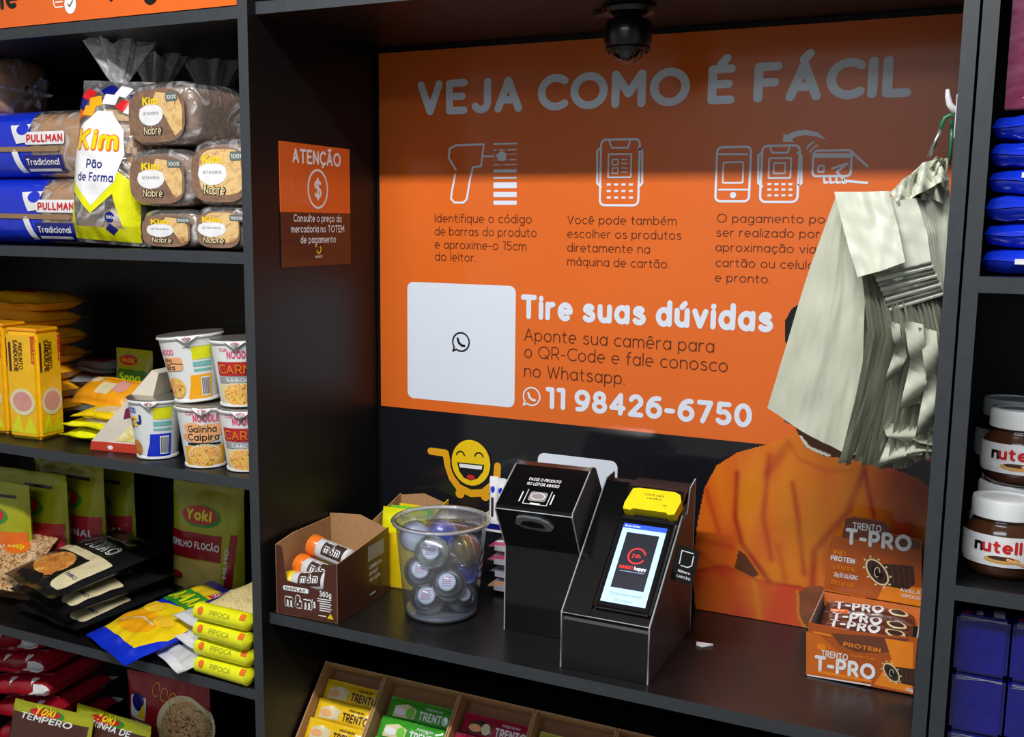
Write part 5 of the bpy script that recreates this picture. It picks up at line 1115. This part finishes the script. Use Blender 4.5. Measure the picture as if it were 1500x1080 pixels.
# paper scrap
o = thing('paper_scrap', 'small torn white paper scrap lying on the counter right of the terminal', 'paper', pz_(1031, 946, .0005))
mb = MB(); mb.prism([(-.012, .002), (-.010, -.006), (.0, -.008), (.006, -.002), (.013, .005), (.006, .006), (-.004, .006)], lambda a, b: Vector((a, b, .0002)), lambda a, b: Vector((a, b, .0015+.15*abs(a))), cr['white']); mb.build('scrap', None, o)

# ---- protein wafer display box
tbx = mat('wafer_box_brown', (176, 84, 28), .32, coat=.3, var=.12, scale=12); tor = mat('wafer_box_orange', (236, 134, 30), .3, coat=.3); tbr = mat('wafer_box_dark', (110, 62, 44), .35); wcard = mat('card_inner_grey', (190, 186, 180), .7)
TPX, TPY = .8285, .172
t = thing('wafer_display_box', 'brown and orange wafer display box with a raised printed lid at the right end', 'box', (TPX, TPY, .0006))
w_, d_, h = .1435, .150, .079
mb = MB(); mb.prism([(0, 0), (w_, 0), (w_, .083), (w_*.82, .081), (w_*.72, .079), (w_*.45, .077), (w_*.24, .077), (w_*.16, .078), (0, h)], lambda a, b: Vector((a, 0, b)), lambda a, b: Vector((a, .0018, b)), tbx); mb.build('front_panel', None, t)
mb = MB(); mb.box((0, .0018, 0), (.0009, d_, h), tbx).box((.0009, .0018, 0), (.0018, d_, h), wcard); mb.build('side_panel', None, t)
MB().box((w_-.0018, .0018, 0), (w_, d_, h), wcard).build('side_panel', None, t); MB().box((0, d_-.0018, 0), (w_, d_, h), wcard).build('back_panel', None, t); MB().box((0, 0, 0), (w_, d_, .0015), wcard).build('base_panel', None, t)
def roll(dc, cx, cz, s):                      # picture of a cut chocolate wafer roll
    dc.poly([(cx-.002*s, cz+.014*s), (cx+.052*s, cz+.018*s), (cx+.056*s, cz-.010*s), (cx+.046*s, cz-.022*s), (cx+.012*s, cz-.020*s)], cr['choc'], 2)
    dc.ell(cx, cz, .014*s, .024*s, cr['cream'], 3, 24, rot=.65); dc.ell(cx, cz, .0115*s, .021*s, cr['choc'], 4, 24, rot=.65); dc.ell(cx, cz, .006*s, .012*s, cr['black'], 5, 18, rot=.65); dc.arc(cx, cz, .004*s, .008*s, 0, 300, .0012*s, cr['cream'], 6, 12)
    for k in range(10): a = k*2*pi/10; x, y = .0165*s*cos(a), .027*s*sin(a); dc.ell(cx+x*cos(.65)-y*sin(.65), cz+x*sin(.65)+y*cos(.65), .0018*s, .0018*s, cr['cream'], 3, 8)
    for k in range(4): dc.line([(cx+(.02+.009*k)*s, cz+.014*s), (cx+(.026+.008*k)*s, cz-.014*s)], .0012*s, tbr, 3)
d = plane_deco(t, TPY); Y = TPY
P = lambda x, y: (lambda q: (q.x, q.z))(py_(x, y, Y))
d.poly([P(1218, 928), P(1332, 936), P(1318, 950), P(1290, 957), P(1255, 955), P(1230, 945)], tbr, 1)
d.poly([P(1296, 935), P(1338, 942), P(1336, 1015), P(1280, 1003), P(1306, 965)], tor, 1); d.poly([P(1181, 925), P(1200, 930), P(1262, 985), P(1262, 1003), P(1181, 988)], mat('wafer_box_amber', (206, 104, 30), .32, coat=.3), 1)
pt(d, 'TRENTO', 1203, 961, 1242, 968, 9, cr['white'], 1.5, Y, 3); pt(d, 'T-PRO', 1193, 981, 1282, 996, 21, cr['white'], 2.0, Y, 3)
a = P(1310, 990); roll(d, a[0]-.004, a[1]+.004, .62)
pt(d, 'PROTEIN', 1235, 946, 1290, 956, 6, tor, 1.8, Y, 3); d.rect(*P(1197, 951), *P(1210, 945), tor, 3, .002); d.line([P(1193, 926), P(1216, 931)], .003, tor, 3); d.line([P(1200, 984), P(1275, 998)], .004, tor, 2); d.line([P(1183, 989), P(1275, 1004)], .002, cr['white'], 2); pt(d, '350g', 1326, 1012, 1337, 1014, 5, cr['white'], 1.6, Y, 3); pt(d, '20g PROTEÍNA', 1246, 962, 1282, 968, 4, tor, 1.5, Y, 3)
d.build('front_print', t)
LY = .140                                     # lid stands at the rear edge
lid = MB(); Yl = TPY+LY
P = lambda x, y: (lambda q: (q.x-TPX, q.z))(py_(x, y, Yl))
outline = [P(1206, 866), P(1350, 890), P(1350, 792), P(1303, 782), P(1302, 770), P(1292, 764), P(1250, 757), P(1238, 760), P(1233, 788), P(1219, 786), P(1214, 800)]
lim = w_+.0003; outline = [(min(a, lim), b) for a, b in outline]
lid.prism(outline, lambda a, b: Vector((a, LY, b)), lambda a, b: Vector((a, LY+.002, b)), tbx); lid.build('lid', None, t)
fl = MB(); q = [P(1206, 866), P(1350, 890), P(1350, 915), P(1320, 912), P(1226, 892), P(1209, 884)]; q = [(min(a, lim), b) for a, b in q]; fl.prism(q, lambda a, b: Vector((a, LY-.006-(q[0][1]-b)*.25, b)), lambda a, b: Vector((a, LY-.004-(q[0][1]-b)*.25, b)), mat('wafer_box_amber', (206, 104, 30), .32, coat=.3)); fl.build('lid_flap', None, t)
d = plane_deco(t, Yl); 
def P(x, y): q = py_(x, y, Yl); return (min(q.x, TPX+w_), q.z)
d.poly([P(1250, 758), P(1292, 765), P(1301, 771), P(1303, 783), P(1348, 793), P(1348, 806), P(1233, 787), P(1239, 761)], tbr, 1)
pt(d, 'TRENTO', 1249, 775, 1291, 780, 10, cr['white'], 1.5, Yl, 3); pt(d, 'T-PRO', 1238, 796, 1335, 808, 22, cr['white'], 2.0, Yl, 3)
a = P(1285, 838); roll(d, a[0], a[1], .95); d.poly([P(1290, 868), P(1296, 852), P(1350, 862), P(1350, 889), P(1285, 878)], tor, 1)
pt(d, 'WHEY', 1220, 812, 1240, 815, 8, tor, 1.8, Yl, 3); pt(d, 'PROTEIN', 1217, 820, 1252, 826, 7, cr['white'], 1.8, Yl, 3); pt(d, '2g DE PROTEÍNA', 1220, 832, 1252, 838, 5, tor, 1.5, Yl, 3); pt(d, '20g DE COLÁGENO', 1222, 844, 1256, 850, 6, cr['white'], 1.6, Yl, 3); pt(d, 'ZERO AÇÚCAR', 1217, 855, 1250, 861, 6, tor, 1.6, Yl, 3); d.line([P(1207, 864), P(1268, 876)], .0012, tor, 3)
pt(d, 'AVELÃ', 1318, 866, 1348, 871, 5, cr['white'], 1.4, Yl, 3); pt(d, 'COM CACAU', 1320, 874, 1348, 879, 5, cr['white'], 1.4, Yl, 3); d.build('lid_print', t)
wr = mat('wafer_wrap', (96, 48, 34), .25, coat=.5, bump=.4, bscale=50)
for k in range(4):
    o = thing('wafer_bar', 'brown wrapped protein wafer bar lying in the display box, ' + ('nearest the opening', 'second from the opening', 'third from the opening', 'rearmost')[k], 'candy bar', (TPX+w_/2, TPY+.008+.032*k, .047+.003*(k % 2)+.003*k), (radians(-76), 0, radians(-2+2*k)), 'wafer bars in the display box')
    d = pillow(o, .125, .034, .017, wr, seed=200+k, seal=.003, nu=24, nv=10); d.text('T-PRO', -.05, .008, .018, cr['white'], 2.2, 2, width=.07); d.ell(.04, .017, .014, .009, cr['cream'], 2); d.ell(.04, .017, .010, .006, cr['choc'], 3); d.rect(-.055, .003, -.03, .007, cr['orange'], 2); d.build('bar_print', o)
    for q in range(1):
        o2 = thing('wafer_bar', 'wafer bar in the lower layer of the display box, ' + ('first', 'second', 'third', 'fourth')[k] + ' row from the front', 'candy bar', (TPX+w_/2, TPY+.0045+.033*k, .018), (radians(-88), 0, 0), 'wafer bars in the display box')
        pillow(o2, .125, .031, .017, wr, seed=210+k, seal=.003, nu=14, nv=8)

# ---- dome camera under the niche top
q = Vector((.537, .17, ZH)); t = thing('dome_camera', 'small black dome camera hanging under the niche top', 'camera', q-Vector((0, 0, .0005)), radians(-20))
dk = mat('camera_black', (14, 14, 15), .3, coat=.4)
MB().lathe([(.001, 0), (.036, 0), (.037, -.004), (.034, -.010), (.022, -.013), (.018, -.02)], 36, dk, sx=1.1).build('ceiling_mount', None, t, smooth='auto')
MB().lathe([(.018, -.018), (.031, -.020), (.034, -.026), (.034, -.050), (.031, -.056), (.028, -.057)], 36, dk).build('body', None, t, smooth='auto')
MB().lathe([(.027, -.055), (.026, -.062), (.020, -.072), (.010, -.078), (.001, -.080)], 36, ac).build('lens_dome', None, t, smooth=True)
MB().lathe([(.031, -.055), (.0325, -.059), (.029, -.063), (.027, -.058)], 36, satin).build('lens_ring', None, t, smooth='auto')
MB().box((-.062, -.010, -.006), (-.03, .010, -.001), dk, .002).build('bracket', None, t)
"""
"""
# ---- hanging bundle of carrier bags
bagm = mat('bag_film', (188, 191, 172), .42, var=.05, scale=14, bump=.25, bscale=26, coat=.12); bagd = mat('bag_film_edge', (150, 152, 140), .4, var=.25, scale=90); bagl = mat('bag_film_light', (206, 210, 192), .40, var=.03, scale=10, bump=.15, bscale=20, coat=.15)
WX = W-.0035
hk = py_(1395, 165, .10)
t = thing('bag_bundle', 'bundle of grey-green carrier bags hanging from a wall hook in front of the poster', 'bags', (WX-.012, .12, .74))
TL = t.location
def loft(edges, nv, fy, m, name, par=t, nu=None, th=.0012, clampx=True):
    """edges: columns of pixel paths from left to right, each (list of (px,py), y); surface runs through them"""
    def samp(path, s):
        k = s*(len(path)-1); i = min(int(k), len(path)-2); f = k-i; a, b = path[i], path[i+1]; return (a[0]+(b[0]-a[0])*f, a[1]+(b[1]-a[1])*f)
    def P(a, b):
        k = a*(len(edges)-1); i = min(int(k), len(edges)-2); f = k-i
        (pa, ya), (pb, yb) = edges[i], edges[i+1]; A = samp(pa, b); B = samp(pb, b)
        ya_ = ya[0]+(ya[1]-ya[0])*b if isinstance(ya, tuple) else ya; yb_ = yb[0]+(yb[1]-yb[0])*b if isinstance(yb, tuple) else yb
        y = ya_+(yb_-ya_)*f
        q = py_(A[0]+(B[0]-A[0])*f, A[1]+(B[1]-A[1])*f, y); dy = fy(a, b); q = q+Vector((0, dy, 0))
        if clampx: q.x = min(q.x, WX)
        return q-TL
    n = nu or 10*(len(edges)-1); mb = MB()
    mb.grid(P, n, nv, m); mb.grid(lambda a, b: P(1-a, b)+Vector((0, th, 0)), n, nv, m)
    return mb.build(name, None, par, smooth=True)
nz = lambda s: (lambda a, b: .004*noise.noise(Vector((a*4+s, b*5, s)))+.002*noise.noise(Vector((a*14+s, b*9, s))))
# rear sheets
for k in range(4):
    loft([([(1300+8*k, 290), (1290+10*k, 420), (1300+8*k, 560), (1290+12*k, 660)], .155+.02*k), ([(1390, 260), (1392, 420), (1388, 560), (1372, 668)], .17+.02*k)], 16, nz(k+20), bagm, 'rear_sheet')
# big left sheet in two leaves
loft([([(1225, 287), (1186, 392), (1152, 505), (1124, 598)], .135), ([(1236, 300), (1222, 420), (1200, 530), (1178, 634)], .118), ([(1250, 300), (1268, 410), (1264, 530), (1236, 664)], .125)], 28, nz(1), bagm, 'front_sheet', nu=30)
loft([([(1232, 300), (1200, 392), (1168, 505), (1148, 618)], .142), ([(1256, 300), (1280, 410), (1274, 530), (1240, 655)], .146)], 24, nz(2), bagm, 'front_sheet')
# hanging pleats: sheets seen edge-on
NP = 30
loft([([(1262, 400), (1266, 490), (1256, 580), (1232, 664)], .150), ([(1320, 400), (1330, 490), (1318, 580), (1300, 672)], .142), ([(1388, 400), (1390, 490), (1386, 580), (1366, 664)], .150)], 20, lambda a, b: .004*sin(a*40), bagm, 'rear_sheet', nu=40)
for k in range(NP):
    f = k/(NP-1); rnd = random.Random(k)
    x0 = 1262+100*f; x1 = 1272+108*f**.9; x2 = 1254+120*f; x3 = 1226+138*f+rnd.uniform(-4, 4); yb = 668+rnd.uniform(-4, 14)-16*max(0, f-.6)+(10 if .3 < f < .7 else 0)
    wv = rnd.uniform(6, 11); yo = .095+.035*f+rnd.uniform(-.006, .006)
    loft([([(x0, 400), (x1, 490), (x2, 580), (x3, yb)], yo), ([(x0+wv, 400), (x1+wv*1.3, 490), (x2+wv*1.5, 580), (x3+wv*1.2, yb-2)], yo+.022)], 18, (lambda s: (lambda a, b: .005*sin(b*9+s)*b+.003*noise.noise(Vector((b*6, s, a)))))(k), bagm if k % 3 else bagl, 'hanging_pleat', nu=4)
# crumpled lower folds
for k, (xa, ya, xb, yb) in enumerate(((1300, 470, 1318, 560), (1322, 470, 1352, 600), (1345, 480, 1372, 640), (1290, 620, 1345, 682), (1330, 640, 1368, 668))):
    loft([([(xa, ya), (xa+12, (ya+yb)/2-10), (xa-4, yb)], .085+.008*k), ([(xb, ya+6), (xb+10, (ya+yb)/2+8), (xb-2, yb-8)], .105+.008*k)], 12, lambda a, b: .010*sin(b*12+a*3), bagm, 'crumpled_fold', nu=8)
# stack of folded flaps
for k in range(8):
    f = 7-k; yy = .112-.0045*k+.0
    loft([([(1262+4*f, 300), (1272+3.4*f, 352), (1280+3.2*f, 404+7.2*f)], (yy+.008, yy)), ([(1342+1.5*f, 290), (1358+2*f, 340), (1364+2.7*f, 384+6.6*f)], (yy+.016, yy+.010))], 10, nz(30+k), bagl if k % 2 else bagm, 'folded_flap', nu=10, th=.0030)
    e = MB(); A = [py_(1280+3.2*f+(84-.5*f)*s/8, 404+7.2*f+(-20-.6*f)*s/8, yy+.010*s/8-.0006)-TL for s in range(9)]
    for a_ in A: a_.x = min(a_.x, WX-TL.x)
    e.tube([a_+Vector((0, .0015, .0006)) for a_ in A], .0022 if k % 2 else .0028, 6, bagd if k % 2 else bagl); e.build('flap_edge', None, t)
loft([([(1222, 281), (1238, 345), (1256, 406)], (.088, .070)), ([(1262, 281), (1280, 340), (1290, 397)], (.084, .064)), ([(1302, 280), (1316, 335), (1326, 384)], (.088, .068))], 14, nz(7), bagl, 'front_flap', nu=16, th=.002)
# gathered top
for k in range(9):
    f = k/8; rnd = random.Random(50+k)
    loft([([(1318+46*f-4, 286+rnd.uniform(-6, 8)), (1334+38*f, 258), (1368+16*f, 233+rnd.uniform(-4, 4))], .10+.02*rnd.random()), ([(1334+48*f, 292+rnd.uniform(-6, 8)), (1346+38*f, 262), (1376+16*f, 234)], .115+.02*rnd.random())], 12, (lambda s: (lambda a, b: .009*sin(a*5+b*7+s)))(k*1.7), bagl if k % 2 else bagm, 'gathered_top', nu=8)
loft([([(1302, 282), (1325, 262), (1350, 240), (1372, 232)], .105), ([(1318, 300), (1345, 285), (1372, 270), (1392, 262)], .095)], 16, lambda a, b: .010*sin(a*6+b*15)+.004*sin(b*33), bagl, 'gathered_top', nu=12)
loft([([(1340, 296), (1352, 350), (1368, 410)], .118), ([(1390, 262), (1394, 350), (1390, 430)], .128)], 14, nz(9), bagm, 'side_sheet', nu=12)
# hook, and the wire with a green sleeve
o = thing('wall_hook', 'white plastic hook on the right inner wall of the niche, above the bags', 'hook', py_(1397, 160, .11))
o.location.x = min(o.location.x, W-.016); OL = o.location
hp = [py_(x, y, .11)-OL for x, y in ((1388, 131), (1388.5, 142), (1391, 153), (1397, 161))]; hp.append(Vector((W-.004-OL.x, .012, hp[-1].z-.004)))
pw = mat('hook_white', (215, 215, 218), .3)
MB().tube(hp, [.0022, .0034, .0038, .0042, .0045], 10, pw).build('hook_arm', None, o, smooth=True)
MB().box((W-.0045-OL.x, -.006, -.035), (W-.0005-OL.x, .03, .018), pw, .001).build('back_plate', None, o)
o = thing('bag_hanger', 'steel wire hanger with a green sleeve joining the bags to the hook', 'hanger', py_(1392, 175, .11)); o.location.x = min(o.location.x, W-.012); OL = o.location
gr = mat('sleeve_green', (30, 110, 70), .35, coat=.3); st = mat('steel_wire', (170, 170, 172), .3, metal=.8)
A = [py_(x, y, .11)-OL for x, y in ((1399, 170), (1391, 169), (1384, 173), (1380, 181), (1378, 190))]
for a_ in A: a_.x = min(a_.x, W-.006-OL.x)
MB().tube(A, .0026, 10, gr).build('green_sleeve', None, o, smooth=True)
MB().tube([py_(x, y, .11)-OL for x, y in ((1379, 187), (1370, 208), (1360, 231))], .0026, 8, st).build('wire', None, o, smooth=True)
MB().tube([py_(x, y, .125)-OL for x, y in ((1394, 176), (1393, 210), (1390, 242))], .0022, 8, gr).build('green_sleeve', None, o, smooth=True)

# ============================================================ LOWER DISPLAY BOXES
ang2 = radians(48); YB, ZBK, LB = .165, -.141, .205
xs = [py_(u, v, YB).x for u, v in ((475, 968), (565, 988), (675, 1010), (785, 1035), (905, 1062))]; xs[0] = max(.004, xs[0]); xs += [xs[-1]+.14, xs[-1]+.28]
oy, oz = YB-LB*cos(ang2), ZBK-LB*sin(ang2)
cols = ['yellow', 'green', 'red', 'cream', 'orange', 'brown']
bw = {'yellow': mat('bar_yellow', (240, 196, 30), .25, coat=.5, bump=.4, bscale=45), 'green': mat('bar_green', (60, 160, 40), .25, coat=.5, bump=.4, bscale=45), 'red': mat('bar_crimson', (170, 24, 60), .25, coat=.5, bump=.4, bscale=45), 'cream': mat('bar_olive', (200, 190, 90), .25, coat=.5, bump=.4, bscale=45), 'orange': mat('bar_orange', (225, 110, 40), .25, coat=.5), 'brown': mat('bar_brown', (90, 50, 34), .25, coat=.5)}
wlab = ('leftmost tilted kraft tray, holding yellow bars', 'tilted kraft tray of green bars under the counter', 'tilted kraft tray of crimson bars under the counter', 'tilted kraft tray of pale olive bars under the counter', 'tilted kraft tray just right of the olive bars', 'rightmost tilted kraft tray under the counter')
for k in range(6):
    x0, x1 = xs[k]+.0005, xs[k+1]-.0005; w_ = x1-x0
    t = thing('display_tray', wlab[k], 'box', (x0, oy, oz), (ang2, 0, 0), 'tilted kraft trays under the counter')
    dp = .045; th = .003
    MB().box((0, 0, -dp), (w_, LB, -dp+th), krd).build('base_panel', None, t)
    MB().box((0, 0, -dp), (th, LB, 0), kraft).build('side_panel', None, t); MB().box((w_-th, 0, -dp), (w_, LB, 0), kraft).build('side_panel', None, t)
    MB().box((th, LB-th, -dp), (w_-th, LB, 0), kraft).build('back_panel', None, t); MB().box((th, 0, -dp), (w_-th, th, -.02), kraft).build('front_panel', None, t)
    if k > 4: continue
    R_ = Euler((ang2, 0, 0)).to_matrix(); c_ = cols[k]
    for r in range(4):
        lp = Vector((w_/2+.002*sin(r*3+k), .142-.036*r-.003*(k % 2), -.030+.0045*r))
        o = thing('candy_bar', {'yellow': 'yellow', 'green': 'green', 'red': 'crimson', 'cream': 'pale olive', 'orange': 'orange'}[c_]+' wrapped wafer bar, '+('topmost', 'second from the top', 'third from the top', 'lowest')[r]+' in its kraft tray', 'candy bar', Vector((x0, oy, oz))+R_@lp, (ang2-radians(90)+radians(8), 0, radians(.6*sin(r*5+k))), c_.replace('cream', 'olive').replace('red', 'crimson')+' bars in the kraft trays')
        wd = min(.122, w_-.009)
        d = pillow(o, wd, .040, .017, bw[c_], seed=220+k*5+r, seal=.004, nu=26, nv=12)
        tc = cr['white'] if c_ in ('green', 'red', 'orange') else cr['brown']
        d.text('TRENTO', wd*.02, .012, .013, tc, 1.7, 2, width=wd*.44)
        d.poly([(-wd*.40, .008), (-wd*.05, .010), (-wd*.03, .026), (-wd*.2, .032), (-wd*.38, .026)], {'yellow': cr['cream'], 'green': cr['cream'], 'red': cr['choc'], 'cream': cr['choc'], 'orange': cr['choc']}[c_], 1); d.ell(-wd*.12, .019, .008, .009, cr['cream'] if c_ != 'green' else cr['lgreen'], 2); d.ell(-wd*.28, .018, .012, .006, cr['peach'] if c_ != 'green' else cr['white'], 2)
        d.text('PREMIUM', wd*.1, .029, .004, tc, 1.3, 2, width=wd*.25); d.build('bar_print', o)
